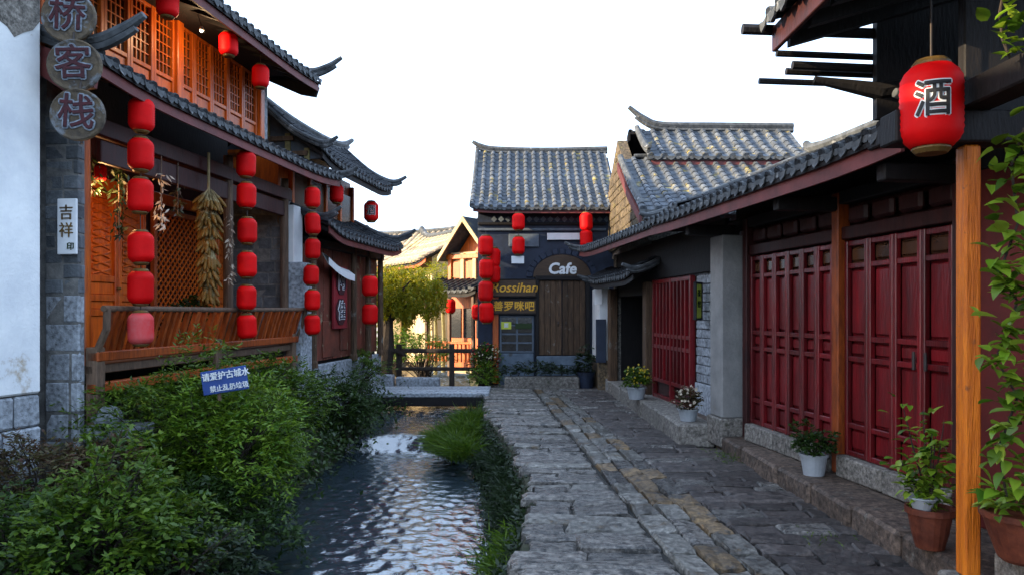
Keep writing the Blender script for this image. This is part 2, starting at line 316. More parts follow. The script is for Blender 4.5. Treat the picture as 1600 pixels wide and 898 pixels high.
def spray_leaves(c, rad, nspray, per, L, Wd, length, droop=0.25, up=0.15, inner=0.55, seed=1, lump=0.28, low=-0.35):
    """leaves set along short twigs spread through an uneven crown"""
    g = np.random.default_rng(seed); rad = np.array(rad); c = np.array(c)
    u = unit(g.normal(size=(nspray * 3, 3))); u = u[u[:, 2] > low][:nspray]; n = len(u)
    ph = g.uniform(0, 6.28, 8); fr = g.uniform(1.5, 5, (8, 3)) * g.choice([-1, 1], (8, 3))
    lm = 1 + lump * (np.sin(u @ fr.T + ph).sum(1) / 2.6)
    f = (inner + (1 - inner) * g.random(n) ** 0.5) * lm
    tip = c + u * rad * f[:, None]
    ax = unit(u * [1, 1, 0.55] + g.normal(size=(n, 3)) * 0.45 + [0, 0, up]); ln = length * g.uniform(0.6, 1.3, n)
    t = np.tile(np.linspace(0.1, 1, per), (n, 1)) + g.uniform(-0.04, 0.04, (n, per))
    sgn = np.tile(np.where(np.arange(per) % 2 == 0, 1.0, -1.0), (n, 1))
    P = tip[:, None, :] + ax[:, None, :] * (ln[:, None, None] * (t[:, :, None] - 0.6))
    P[:, :, 2] -= droop * ln[:, None] * t ** 2
    side = unit(np.cross(ax, [0, 0, 1.0]) + 1e-6)
    D = ax[:, None, :] * 0.75 + side[:, None, :] * (sgn * 0.85)[:, :, None] + g.normal(size=(n, per, 3)) * 0.28
    D[:, :, 2] -= droop * 0.8
    D = unit(D.reshape(-1, 3)); N = unit(np.array([0, 0, 1.0]) + g.normal(size=(n * per, 3)) * 0.45)
    return P.reshape(-1, 3), D, N, L * g.uniform(0.6, 1.25, n * per), Wd * g.uniform(0.7, 1.2, n * per), tip, ax
def shrub(name, label, base, c, rad, nspray, per, L, Wd, m, seed, length=0.3, group=None, cat='shrub', **kw):
    t = thing(name, label, cat, base, group=group)
    b = Vector(base); P, D, N, Ls, Ws, tip, ax = spray_leaves(Vector(c) - b, rad, nspray, per, L, Wd, length, seed=seed, **kw)
    link('foliage', leaf_faces(P, D, N, Ls, Ws, 'foliage', m), t)
    s = MB(); g = random.Random(seed); k = max(1, len(tip) // 60)
    for i in range(0, len(tip), k):
        q = Vector(tip[i]); o = Vector((g.uniform(-.15, .15), g.uniform(-.15, .15), 0)); mid = o.lerp(q, 0.55) + Vector((g.uniform(-.06, .06), g.uniform(-.06, .06), 0.08))
        s.tube([o, mid, q], [0.014, 0.009, 0.003], 5)
    s.build('stem', 'bark', t, fix=False); return t

# ------------------------------------------------------------------ roofs
def row_mesh(prof, pitch, m, r=0.055, tl=0.26):
    """one course of tiles from eave to ridge: a concave pan course and the rounded cover tiles over its joint; prof = [(x, z)] from the eave up"""
    mb = MB(); pts = [Vector((x, 0, z)) for x, z in prof]
    seg = []; total = 0
    for a, b in zip(pts, pts[1:]): seg.append((total, a, b)); total += (b - a).length
    def on(s):
        for t0, a, b in seg:
            if s <= t0 + (b - a).length + 1e-6: return a + (b - a) * ((s - t0) / (b - a).length), (b - a).normalized()
        return b.copy(), (b - a).normalized()
    n = max(2, round(total / tl))
    for kind in (0, 1):
        for i in range(n):
            s0, s1 = total * i / n, min(total, total * (i + 1) / n + 0.05)
            ring = []
            for e, s in ((0, s0), (1, s1)):
                p, t = on(s); nrm = Vector((-t.z, 0, t.x)); nrm = nrm if nrm.z > 0 else -nrm
                if kind == 0:
                    rr = r * (1.06 - 0.16 * e); lift = 0.028 - 0.014 * e
                    ring.append([p + Vector((0, math.cos(a) * rr, 0)) + nrm * (math.sin(a) * rr + lift) for a in [math.pi * k / 5 for k in range(6)]])
                else:
                    w = pitch / 2 - 0.01; lift = 0.016 - 0.012 * e
                    ring.append([p + Vector((0, pitch / 2 + w * q, 0)) + nrm * (0.030 * q * q + lift) for q in (-1, -0.5, 0, 0.5, 1)])
            a, b = ring; o = len(mb.v); k = len(a)
            mb.v += [tuple(v) for v in a + b]
            mb.f += [(o + j, o + j + 1, o + k + j + 1, o + k + j) for j in range(k - 1)]
            if kind == 0: mb.f.append(tuple(o + j for j in range(k)))
    return mb.mesh('tile_row', m, smooth=False, fix=False)
def end_mesh(prof, pitch, r=0.055):
    """the round end tile of a cover course with the hanging drip tile of the pan course"""
    mb = MB(); x, z = prof[0]; n = 10
    sg = 1 if prof[0][0] > prof[1][0] else -1
    a = [(x + sg * 0.012, math.cos(2 * math.pi * k / n) * r * 1.15, z + 0.03 + math.sin(2 * math.pi * k / n) * r * 1.15) for k in range(n)]
    b = [(q[0] - sg * 0.05, q[1], q[2]) for q in a]
    mb.add(a + b, [tuple(range(n))] + [(k, (k + 1) % n, n + (k + 1) % n, n + k) for k in range(n)])
    y = pitch / 2; w = pitch * 0.40
    d = [(x + sg * 0.02, y - w, z + 0.03), (x + sg * 0.02, y - w * 0.6, z - 0.035), (x + sg * 0.03, y, z - 0.075), (x + sg * 0.02, y + w * 0.6, z - 0.035), (x + sg * 0.02, y + w, z + 0.03), (x + sg * 0.02, y, z + 0.012)]
    e = [(q[0] - sg * 0.016, q[1], q[2]) for q in d]
    mb.add(d + e, [tuple(range(6)), tuple(range(11, 5, -1))] + [(k, (k + 1) % 6, 6 + (k + 1) % 6, 6 + k) for k in range(6)])
    return mb.mesh('end_tile', 'ridge', fix=False)
def roof(parent, y0, y1, prof, pitch=0.22, m='tile', lift=0.18, fascia='fascia', rafters=True, ends=True, fz=0.15, r=0.055, rise=(1, 1), deck=True):
    """tiled slope falling to an eave; courses are parts, the ends of the eave sweep up by lift"""
    me = row_mesh(prof, pitch, m, r); em = end_mesh(prof, pitch, r) if ends else None
    n = int((y1 - y0) / pitch)
    def zo(y):
        t = (y - y0) / (y1 - y0); k = rise[0] if t < 0.5 else rise[1]
        return lift * k * max(0, abs(2 * t - 1) - 0.55) ** 2 / 0.2025
    for i in range(n):
        y = y0 + (i + 0.5) * (y1 - y0) / n
        o = link('tile_row', me, parent, (R(-.008, .008), y - pitch / 2, zo(y)))
        if ends: link('end_tile', em, o)
    sg = 1 if prof[0][0] > prof[1][0] else -1
    if deck:
        mb = MB(); k = 12
        low = [(x, z - 0.03) for x, z in prof]; bot = [(x, z - 0.075) for x, z in reversed(prof)]
        poly = low + bot; o = 0; nn = len(poly)
        for i in range(k + 1):
            y = y0 + (y1 - y0) * i / k
            mb.v += [(p, y, q + zo(y)) for p, q in poly]
        for i in range(k):
            for j in range(nn):
                a = i * nn + j; b = i * nn + (j + 1) % nn; mb.f.append((a, b, b + nn, a + nn))
        mb.f.append(tuple(range(nn))); mb.f.append(tuple(k * nn + j for j in range(nn)))
        mb.build('roof_deck', 'dark_wood', parent)
    if fascia:
        mb = MB(); k = 14; x, z = prof[0]; x -= sg * 0.035
        for i in range(k + 1):
            y = y0 + 0.03 + (y1 - y0 - 0.06) * i / k; h = zo(y)
            mb.v += [(x, y, z - 0.04 + h), (x, y, z - 0.04 - fz + h), (x - sg * 0.03, y, z - 0.04 - fz + h), (x - sg * 0.03, y, z - 0.04 + h)]
        for i in range(k):
            for j in range(4):
                a = i * 4 + j; b = i * 4 + (j + 1) % 4; mb.f.append((a, b, b + 4, a + 4))
        mb.f += [(0, 1, 2, 3), (k * 4, k * 4 + 1, k * 4 + 2, k * 4 + 3)]
        mb.build('fascia_board', fascia, parent)
    if rafters:
        (xa, za), (xb, zb) = prof[0], prof[min(1, len(prof) - 1)]
        xa -= sg * 0.08; za += 0.08 * (zb - za) / abs(xb - prof[0][0])
        mb = MB(); mb.prism([(xa, za - 0.09), (xb, zb - 0.09), (xb, zb - 0.17), (xa, za - 0.17)], 1, -0.035, 0.035)
        rm = mb.mesh('rafter', 'dark_wood'); q = max(2, int((y1 - y0) / 0.34))
        for i in range(q):
            y = y0 + 0.12 + (y1 - y0 - 0.24) * i / (q - 1); link('rafter', rm, parent, (0, y, zo(y)))
def ridge_bar(parent, pts, r=0.06, name='ridge', m='ridge', flat=True):
    """ridge of stacked tiles sweeping along pts"""
    mb = MB(); P = [Vector(p) for p in pts]; Q = []
    for i in range(len(P) - 1):
        for k in range(4):
            t = k / 4; p0 = P[max(i - 1, 0)]; p1 = P[i]; p2 = P[i + 1]; p3 = P[min(i + 2, len(P) - 1)]
            Q.append(0.5 * ((2 * p1) + (p2 - p0) * t + (2 * p0 - 5 * p1 + 4 * p2 - p3) * t * t + (3 * p1 - p0 - 3 * p2 + p3) * t ** 3))
    Q.append(P[-1]); n = len(Q)
    rs = [r * (1 if i < n * 0.7 else 1 - 0.45 * (i - n * 0.7) / (n * 0.3)) for i in range(n)]
    mb.tube(Q, rs, 8)
    mb.tube([q - Vector((0, 0, r * 1.25)) for q in Q[:-2]], [x * 0.8 for x in rs[:-2]], 6)
    mb.build(name, m, parent, smooth=False)

# ------------------------------------------------------------------ ground, stream, street
def lerp_tab(tab, y):
    for (a, b), (c, d) in zip(tab, tab[1:]):
        if y <= c: return b + (d - b) * max(0, (y - a)) / (c - a)
    return tab[-1][1]
EDGE = [(-6, -0.3), (4, -0.10), (5.7, 0.0), (7, 0.18), (8.4, 0.22), (10.7, 0.05), (14, -0.43), (17.8, -0.62), (25, -1.3), (70, -3.0)]
BANK = [(-6, -3.5), (7, -3.1), (12, -3.0), (15, -2.85), (18, -2.95), (25, -4.0), (70, -7.0)]
def xe(y): return lerp_tab(EDGE, y)
def xl(y): return lerp_tab(BANK, y)
mb = MB(); ys = [-300, -6] + [i * 0.5 for i in range(-11, 61)] + [40, 55, 70, 71, 600]
for y in ys:
    c = -6 <= y <= 70; a, b = xl(y), xe(y); d = -1.1 if c else -0.07
    mb.v += [(-400, y, -0.07), (a - 0.5, y, -0.07), (a, y, d), (b - 0.55, y, d), (b - 0.02, y, -0.07), (400, y, -0.07)]
for i in range(len(ys) - 1):
    for j in range(5):
        a = i * 6 + j; mb.f.append((a, a + 1, a + 7, a + 6))
tag(mb.build('ground', 'earth'), kind='structure')

# running water, a low weir where the upper reach drops to the lower one
nx, ny = 150, 900
gx, gy = np.meshgrid(np.linspace(0, 1, nx), np.linspace(2.5, 45, ny) ** 1.0, indexing='ij')
gy = 2.5 + (gy - 2.5) ** 1.35 / (42.5 ** 0.35)
L_ = np.interp(gy, [a for a, _ in BANK], [b for _, b in BANK]) - 0.1
R_ = np.interp(gy, [a for a, _ in EDGE], [b for _, b in EDGE]) - 0.05
X = L_ + (R_ - L_) * gx
lip = 13.6 + 0.25 * np.sin(X * 2.3)
lev = -0.62 + 0.27 / (1 + np.exp(-(gy - lip) * 9))
g = np.random.default_rng(3); Z = np.zeros_like(X)
for k in range(70):
    lam = g.uniform(0.075, 0.34); th = g.normal(1.57, 1.0); q = 6.283 / lam
    Z += 0.0105 * (lam / 0.3) ** 0.9 * np.sin(q * (np.cos(th) * X + np.sin(th) * gy) + g.uniform(0, 6.28) + 0.6 * np.sin(1.7 * X + 2.1 * gy + k)) / 2.2
calm = 0.45 + 0.55 * (1 / (1 + np.exp(-(12.5 - gy) * 1.5))) + 0.25 * np.exp(-((gy - 13.2) / 0.6) ** 2)
Z = lev + Z * calm * 0.22
me = bpy.data.meshes.new('stream'); V = np.stack([X, gy, Z], -1).reshape(-1, 3)
Fq = [(i * ny + j, (i + 1) * ny + j, (i + 1) * ny + j + 1, i * ny + j + 1) for i in range(nx - 1) for j in range(ny - 1)]
me.from_pydata(V.tolist(), [], Fq); me.polygons.foreach_set('use_smooth', [True] * len(me.polygons)); me.materials.append(MATS['water'])
tag(link('stream', me), kind='structure')

mb = MB(); ys = [-6 + 0.5 * i for i in range(54)]
for y in ys: mb.v += [(xe(y) + 0.06, y, -0.045), (5.5, y, -0.045), (xe(y) + 0.06, y, -0.35), ]
for i in range(len(ys) - 1):
    a = i * 3; mb.f += [(a, a + 1, a + 4, a + 3), (a, a + 3, a + 5, a + 2)]
street = tag(mb.build('street', 'joint_dirt'), kind='structure')

def slab(w, d, h, seed, rag=0.02):
    """worn paving stone: rounded shoulders, uneven outline and top; w along x, d along y, top near z = 0"""
    g = random.Random(seed); nx_, ny_ = 6, 4; mb = MB()
    us = [-0.5, -0.46, -0.2, 0.15, 0.45, 0.5]; vs = [-0.5, -0.38, 0.36, 0.5]
    tilt = g.uniform(-0.012, 0.012), g.uniform(-0.05, 0.05)
    for j, v in enumerate(vs):
        for i, u in enumerate(us):
            edge = (i in (0, nx_ - 1)) + (j in (0, ny_ - 1))
            z = -0.022 * edge + g.uniform(-0.011, 0.011) + tilt[0] * u * 2 + tilt[1] * v * d
            mb.v.append((u * w + (g.uniform(-rag, rag) if edge else 0), v * d + (g.uniform(-0.5, 0.5) * rag if edge else 0), z))
    top = len(mb.v)
    rim = [j * nx_ + i for j, i in [(0, i) for i in range(nx_)] + [(j, nx_ - 1) for j in range(1, ny_)] + [(ny_ - 1, i) for i in range(nx_ - 2, -1, -1)] + [(j, 0) for j in range(ny_ - 2, 0, -1)]]
    for i in rim: mb.v.append((mb.v[i][0], mb.v[i][1], -h))
    for j in range(ny_ - 1):
        for i in range(nx_ - 1):
            a = j * nx_ + i; mb.f.append((a, a + 1, a + nx_ + 1, a + nx_))
    n = len(rim)
    for k in range(n): mb.f.append((rim[k], rim[(k + 1) % n], top + (k + 1) % n, top + k))
    return mb
def add_slab(far, w, d, x, y, rz, m, seed, z=0.0, h=0.08, rag=0.02):
    sb = slab(w, d, h, seed, rag)
    if far is None: sb.build('paving_stone', m, street, loc=(x, y, z), rz=rz, smooth=False)
    else:
        c, s_ = math.cos(rz), math.sin(rz)
        far[m].add([(x + c * p[0] - s_ * p[1], y + s_ * p[0] + c * p[1], z + p[2]) for p in sb.v], sb.f)
def strip_l(y): return 1.63 - 0.056 * y
def strip_r(y): return 2.50 - 0.070 * y
def kerb_r(y): return 3.02 + 0.03 * (10.8 - y) if y < 11.0 else 2.50 - 0.02 * (y - 11)
far = {m: MB() for m in ('slab_blue', 'slab_purple', 'slab_ochre', 'slab_pale')}
NEAR = 12.5; seed = 0; g = random.Random(21)
y = 3.9
while y < 20.3:                                              # slabs laid crosswise along the water
    d = g.uniform(0.19, 0.34); a, b = xe(y) - 0.02 + g.uniform(-0.10, 0.09), strip_l(y + d / 2) - 0.015
    cut = [a] + ([a + (b - a) * g.uniform(0.35, 0.65)] if g.random() < 0.45 else []) + [b]
    for p, q in zip(cut, cut[1:]):
        seed += 1; add_slab(None if y < NEAR else far, q - p - 0.018, d - 0.02, (p + q) / 2, y + d / 2, g.uniform(-.02, .02) - 0.05, g.choice(['slab_blue'] * 5 + ['slab_pale']), seed, z=g.uniform(-.035, .02), h=0.12, rag=0.03)
    y += d
for k in range(3):                                           # three courses of long stones down the middle
    y = 3.9 + g.uniform(0, .3)
    while y < 20.2:
        d = g.uniform(0.38, 0.85); yc = y + d / 2
        x = strip_l(yc) + (strip_r(yc) - strip_l(yc)) * (k + 0.5) / 3; w = (strip_r(yc) - strip_l(yc)) / 3
        seed += 1; add_slab(None if y < NEAR else far, w - 0.02, d - 0.018, x, yc, math.atan(0.063) , g.choice(['slab_ochre', 'slab_pale', 'slab_pale', 'slab_blue', 'slab_ochre'] if k else ['slab_pale', 'slab_blue', 'slab_pale', 'slab_ochre']), seed, z=g.uniform(0, .016), rag=0.014)
        y += d
y = 3.9
while y < 20.3:                                              # purplish slabs on the house side
    d = g.uniform(0.20, 0.34); a, b = strip_r(y + d / 2) + 0.015, kerb_r(y + d) + 0.25
    cut = [a] + [a + (b - a) * (k + g.uniform(-.25, .25)) / 3 for k in (1, 2)][:g.choice([0, 1, 2, 2])] + [b]
    for p, q in zip(cut, cut[1:]):
        seed += 1; add_slab(None if y < NEAR else far, q - p - 0.010, d - 0.010, (p + q) / 2, y + d / 2, g.uniform(-.015, .015) - 0.02, g.choice(['slab_purple'] * 6 + ['slab_blue']), seed, z=g.uniform(-.016, .010), rag=0.02)
    y += d
for m, q in far.items():
    if q.v: tag(q.build('distant_paving', m, street, fix=False), kind='stuff')

# ------------------------------------------------------------------ masonry helpers
def courses(parent, name, m, x0, x1, z0, z1, rows, face, depth, axis, g, lens=(0.3, 0.55), b=0.012, gap=0.012, jit=0.004, heights=None):
    """blocks laid in courses on a wall face: axis 0 = face looks along local x (blocks run along y), axis 1 = face looks along -y (blocks run along x)"""
    z = z0; hs = heights or [(z1 - z0) / rows] * rows
    for k, h in enumerate(hs):
        x = x0 - (g.uniform(0.1, 0.5) * lens[0] if k % 2 else 0)
        while x < x1 - 0.01:
            ln = g.uniform(*lens); a, c = max(x, x0), min(x + ln, x1)
            if x1 - c < 0.08: c = x1; ln = x1 - x + 1
            if c - a > 0.04:
                pr = g.uniform(0.0, 0.012); mb = MB()
                if axis == 0: mb.cbox(face - depth, face + pr, a + gap / 2, c - gap / 2, z + gap / 2, z + h - gap / 2, b, jit=jit)
                else: mb.cbox(a + gap / 2, c - gap / 2, face - pr, face + depth, z + gap / 2, z + h - gap / 2, b, jit=jit)
                mb.build(name, m, parent)
            x += ln
        z += h

# ------------------------------------------------------------------ near white house on the water's far side
A_W = math.atan(0.30)
nw = thing('plastered_house', 'white plastered house wall with peeling patches on rough granite base, at the picture edge', 'house', (-4.86, 7.6, 0), -A_W)
g = random.Random(5)
MB().cbox(-4.5, 0.0, -6.5, 0.0, 1.16, 6.3, 0.02).build('wall', 'plaster', nw)
MB().box(-4.45, -0.06, -6.45, -0.06, -0.8, 1.15).build('footing', 'mortar', nw)
courses(nw, 'granite_block', 'granite', -3.0, 0.0, -0.5, 1.15, 5, 0.0, 0.2, 0, g, lens=(0.42, 0.7), b=0.02)
mb = MB(); mb.prism([(0.35, 6.22), (-2.25, 7.3), (-4.9, 6.22), (-4.9, 6.32), (-2.25, 7.42), (0.35, 6.34)], 1, -6.7, 0.15); mb.build('roof', 'tile', nw)
mb = MB()                                                    # patch where the plaster has dropped off, a shallow scar with a raised rim of old mud render
pts = [(-0.02, 4.98), (-0.10, 4.86), (-0.20, 4.80), (-0.30, 4.72), (-0.38, 4.80), (-0.55, 4.86), (-0.62, 5.6), (-0.02, 5.6)]
mb.prism([(y_, z_) for y_, z_ in pts], 0, -0.002, 0.006); mb.build('bare_render', 'granite_warm', nw)

# ------------------------------------------------------------------ guesthouse (first timber house on the water)
PH = -math.atan(0.13)
h1 = thing('timber_guesthouse', 'two-storey orange timber guesthouse with tiled eaves and slatted bench railing over the stream', 'house', (-4.72, 8.0, 0), PH)
g = random.Random(9)
# body
MB().box(-5.2, -1.26, 0.35, 5.5, -0.8, 6.2).build('core', 'dark_wood', h1)
MB().box(-5.2, -0.42, 0.06, 0.34, -0.8, 6.6).build('gable_wall', 'mortar', h1)
mb = MB(); mb.prism([(-5.2, 6.2), (-2.3, 7.4), (0.3, 6.2)], 1, 0.12, 5.2); mb.build('gable_infill', 'dark_wood', h1)
# masonry pier beside the white wall
MB().box(-0.40, -0.02, 0.03, 0.13, -0.8, 4.3).build('pier_core', 'mortar', h1)
courses(h1, 'granite_block', 'granite', -0.42, 0.0, -0.4, 2.18, 8, 0.03, 0.05, 1, g, lens=(0.18, 0.42), b=0.016, heights=[.36, .30, .33, .30, .34, .32, .32, .31])
courses(h1, 'brick', 'brick', -0.42, 0.0, 2.19, 4.3, 13, 0.03, 0.05, 1, g, lens=(0.20, 0.34), b=0.008, gap=0.02)
courses(h1, 'granite_block', 'granite', 0.03, 0.14, -0.4, 2.18, 8, -0.02, 0.05, 0, g, lens=(0.3, 0.5), b=0.016)
courses(h1, 'brick', 'brick', 0.03, 0.14, 2.19, 4.3, 13, -0.02, 0.05, 0, g, lens=(0.3, 0.5), b=0.008, gap=0.02)
# verandah deck and its frame
MB().cbox(-1.3, 0.06, 0.16, 5.5, 1.30, 1.40, 0.01).build('deck', 'grey_wood', h1)
MB().cbox(-0.02, 0.10, 0.16, 5.5, 1.08, 1.20, 0.01).build('floor_beam', 'rail_wood', h1)
MB().cbox(-0.02, 0.12, 0.16, 5.5, 1.44, 1.55, 0.012).build('bottom_rail', 'rail_wood', h1)
for y in (0.23, 2.75, 5.35):
    MB().cbox(-0.04, 0.11, y - 0.07, y + 0.07, 0.45, 1.60, 0.012).build('short_post', 'grey_wood', h1)
mb = MB(); mb.tube([(0.20, 0.14, 2.03), (0.20, 2.9, 2.02), (0.20, 5.62, 2.03)], 0.036, 10); mb.build('top_rail', 'grey_wood', h1)
sm = MB().prism([(0.02, 1.54), (0.085, 1.54), (0.15, 1.78), (0.225, 2.01), (0.165, 2.01), (0.09, 1.80)], 1, -0.027, 0.027).mesh('railing_slat', 'rail_wood')
for i in range(35): link('railing_slat', sm, h1, (0, 0.30 + i * 0.151, 0), rot=(R(-.03, .03), 0, 0))
mb = MB(); mb.tube([(0.05, 0.20, 1.50), (0.2, 0.19, 1.8), (0.21, 0.19, 2.03)], 0.04, 8); mb.build('rail_bracket', 'grey_wood', h1)
mb = MB(); mb.tube([(0.05, 5.55, 1.45), (0.13, 5.58, 1.7), (0.22, 5.58, 2.03)], 0.04, 8); mb.build('rail_bracket', 'grey_wood', h1)
# verandah posts and beams
for y in (0.24, 3.42, 5.42):
    mb = MB(); mb.lathe([(0.10, 1.40), (0.10, 1.48), (0.075, 1.52), (0.07, 4.4)], 12, (-0.12, y, 0)); mb.build('verandah_post', 'orange_wood' if y < 1 else 'grey_wood', h1, smooth=False)
MB().cbox(-0.20, -0.05, 0.35, 5.6, 4.02, 4.22, 0.01).build('tie_beam', 'dark_red', h1)
MB().cbox(-0.16, -0.09, 0.5, 5.4, 3.72, 3.98, 0.01).build('frieze_board', 'dark_red', h1)
# back wall of the verandah
MB().box(-1.27, -1.22, 0.4, 5.5, 1.40, 4.5).build('board_wall', 'dark_red', h1)
def door_leaf(y, w, z0, z1, fm='orange_wood'):
    mb = MB(); st = 0.07; x = -1.20
    for a, b in ((y, y + st), (y + w - st, y + w)): mb.cbox(x - .02, x + .04, a, b, z0, z1, .008)
    zs = [z0, z0 + .55, z0 + .68, z0 + .85, z0 + 1.0, z1]
    for z in (z0, z0 + .52, z0 + .72, z0 + .98, z1 - .1): mb.cbox(x - .02, x + .034, y + st, y + w - st, z, z + .09, .006)
    o = mb.build('door_leaf', fm, h1)
    pm = MB(); pm.cbox(x - .015, x + .012, y + st, y + w - st, z0 + .09, z0 + .52, .02); pm.cbox(x - .015, x + .012, y + st, y + w - st, z0 + .61, z0 + .72, .015); pm.cbox(x - .015, x + .012, y + st, y + w - st, z0 + .81, z0 + .98, .015)
    pm.build('door_panel', fm, o)
    lt = MB(); n = 9; zz0, zz1 = z0 + 1.07, z1 - .1
    lt.box(x - .02, x - .012, y + st, y + w - st, zz0, zz1)
    for k in range(n):                                       # carved openwork: scrolls in two mirrored waves
        zc = zz0 + (zz1 - zz0) * (k + .5) / n; hw = (w - 2 * st) * .42
        for s_ in (-1, 1):
            lt.tube([(x, y + w / 2 + s_ * hw * math.sin(t * 1.05), zc + (t - 3) * .042) for t in range(7)], .012, 5)
    lt.build('carved_screen', fm, o); return o
for k in range(3): door_leaf(1.05 + k * 0.63, 0.62, 1.42, 3.65)
MB().cbox(-1.20, -1.12, 0.9, 4.7, 3.66, 3.82, .01).build('door_lintel', 'orange_wood', h1)
mb = MB(); mb.lathe([(0.02, -.02), (.035, 0), (.02, .02)], 10, (-1.12, 2.25, 2.32)); mb.build('door_knob', 'gold', h1)
lat = MB(); y0_, y1_, z0_, z1_ = 3.15, 4.45, 1.42, 3.5
lat.cbox(-1.2, -1.12, y0_ - .07, y0_, z0_, z1_ + .08, .008); lat.cbox(-1.2, -1.12, y1_, y1_ + .07, z0_, z1_ + .08, .008); lat.cbox(-1.2, -1.12, y0_, y1_, z1_, z1_ + .08, .008)
lo = lat.build('lattice_screen', 'rail_wood', h1)
bars = MB(); st = 0.125
for s_ in (-1, 1):
    k = -2.2
    while k < 2.2:
        pts = []
        for y in (y0_, y1_):
            pass
        # line z = z0_ + s*(y-y0_) + k clipped to the screen
        ya, yb = y0_, y1_; za, zb = z0_ + (0 if s_ > 0 else 1.3) + k, z0_ + (1.3 if s_ > 0 else 0) + k
        def clip(p, q):
            (py, pz), (qy, qz) = p, q
            for lim, up in ((z0_, False), (z1_, True)):
                out = lambda z: z > lim if up else z < lim
                if out(pz) and out(qz): return None
                if out(pz): t = (lim - pz) / (qz - pz); py, pz = py + (qy - py) * t, lim
                elif out(qz): t = (lim - pz) / (qz - pz); qy, qz = py + (qy - py) * t, lim
            return (py, pz), (qy, qz)
        c = clip((ya, za), (yb, zb))
        if c and abs(c[0][0] - c[1][0]) > .03: bars.tube([(-1.165 + .008 * s_, *c[0]), (-1.165 + .008 * s_, *c[1])], .013, 4)
        k += st
bars.build('lattice', 'orange_wood', lo)
MB().box(-1.205, -1.19, y0_, y1_, z0_, z1_).build('screen_backing', 'dark_red', lo)
for k in range(2): door_leaf(4.56 + k * .44, .43, 1.42, 3.6)
# far end wall of the verandah and its pale pier
MB().box(-1.25, -0.21, 5.58, 5.9, -0.6, 4.3).build('end_wall', 'mortar', h1)
courses(h1, 'brick', 'brick', -1.2, -0.2, 1.42, 4.0, 12, 5.58, 0.05, 1, g, lens=(0.34, 0.46), b=0.008, gap=0.02)
MB().cbox(-0.20, 0.0, 5.56, 5.95, 2.35, 3.95, .012).build('plaster_strip', 'plaster', h1)
MB().cbox(-0.22, 0.16, 5.54, 6.02, -0.6, 2.9, .02).build('stone_pier', 'granite', h1)
# lower roof
P1 = [(0.50, 4.55), (0.0, 4.74), (-0.56, 5.02)]
roof(h1, -0.30, 6.70, P1, 0.215, 'tile', lift=0.10)
zt = 4.62
ridge_bar(h1, [(-0.56, -0.30, 5.12), (-0.2, -0.32, 4.95), (0.15, -0.33, 4.82), (0.5, -0.34, 4.80), (0.8, -0.35, 4.90), (1.02, -0.36, 5.02)], .062, 'verge_ridge')
ridge_bar(h1, [(-0.56, 6.70, 5.14), (-0.1, 6.72, 4.90), (0.35, 6.73, 4.74), (0.62, 6.74, 4.76), (0.80, 6.75, 4.86)], .05, 'verge_ridge')
mb = MB(); mb.prism([(0.5, 4.52), (0.46, 4.30), (0.15, 4.26), (-0.4, 4.62), (-0.4, 4.86)], 1, -0.36, -0.31); mb.build('barge_board', 'fascia', h1)
# upper storey: a strip of lattice windows
MB().box(-0.62, -0.57, 0.0, 5.25, 4.9, 6.45).build('upper_wall', 'dark_wood', h1)
ww = 0.50
wf = MB()
for a in (0.0, ww - .055): wf.cbox(-.57, -.50, a, a + .055, 5.02, 6.22, .006)
for z in (5.02, 5.30, 6.16): wf.cbox(-.565, -.505, .055, ww - .055, z, z + .06, .006)
wfm = wf.mesh('window', 'orange_wood')
wl_ = MB()
for y in (.155, .245, .335): wl_.box(-.55, -.53, y, y + .016, 5.36, 6.16)
for z in (5.5, 5.64, 5.78, 5.92, 6.04): wl_.box(-.549, -.531, .055, ww - .055, z, z + .016)
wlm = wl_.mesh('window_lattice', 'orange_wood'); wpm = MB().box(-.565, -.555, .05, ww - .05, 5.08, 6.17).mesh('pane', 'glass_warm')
wam = MB().cbox(-.56, -.53, .055, ww - .055, 5.08, 5.30, .02).mesh('apron_panel', 'orange_wood')
for i in range(10):
    o = link('window', wfm, h1, (0, .10 + i * .505, 0))
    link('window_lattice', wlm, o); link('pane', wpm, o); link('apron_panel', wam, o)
for y in (0.02, 2.60, 5.16): MB().cbox(-.60, -.44, y, y + .15, 4.9, 6.3, .012).build('corner_post', 'orange_wood', h1)
MB().cbox(-.60, -.46, 5.32, 5.46, 4.9, 6.3, .012).build('corner_post', 'granite', h1)
MB().cbox(-.50, -.38, -0.1, 5.4, 6.26, 6.44, .012).build('eave_beam', 'dark_wood', h1)
P2 = [(0.50, 6.15), (-0.6, 6.56), (-2.3, 7.5)]
roof(h1, -0.60, 5.62, P2, 0.215, 'tile', lift=0.06)
roof(h1, -0.60, 5.62, [(-5.3, 6.15), (-4.0, 6.6), (-2.3, 7.5)], 0.215, 'tile', lift=0.06, rafters=False, ends=False)
ridge_bar(h1, [(-2.3, -0.7, 7.62), (-2.3, 2.5, 7.58), (-2.3, 5.3, 7.62), (-2.3, 6.0, 7.85)], .09)
ridge_bar(h1, [(-2.2, 5.6, 7.55), (-1.2, 5.62, 6.98), (-0.3, 5.64, 6.58), (0.25, 5.66, 6.42), (0.60, 5.68, 6.50), (0.86, 5.70, 6.66)], .06, 'verge_ridge')
mb = MB(); mb.prism([(0.46, 6.10), (0.40, 5.92), (0.1, 5.98), (-0.5, 6.25), (-2.3, 7.2), (-2.3, 7.42), (-0.6, 6.5)], 1, 5.60, 5.65); mb.build('barge_board', 'dark_wood', h1)

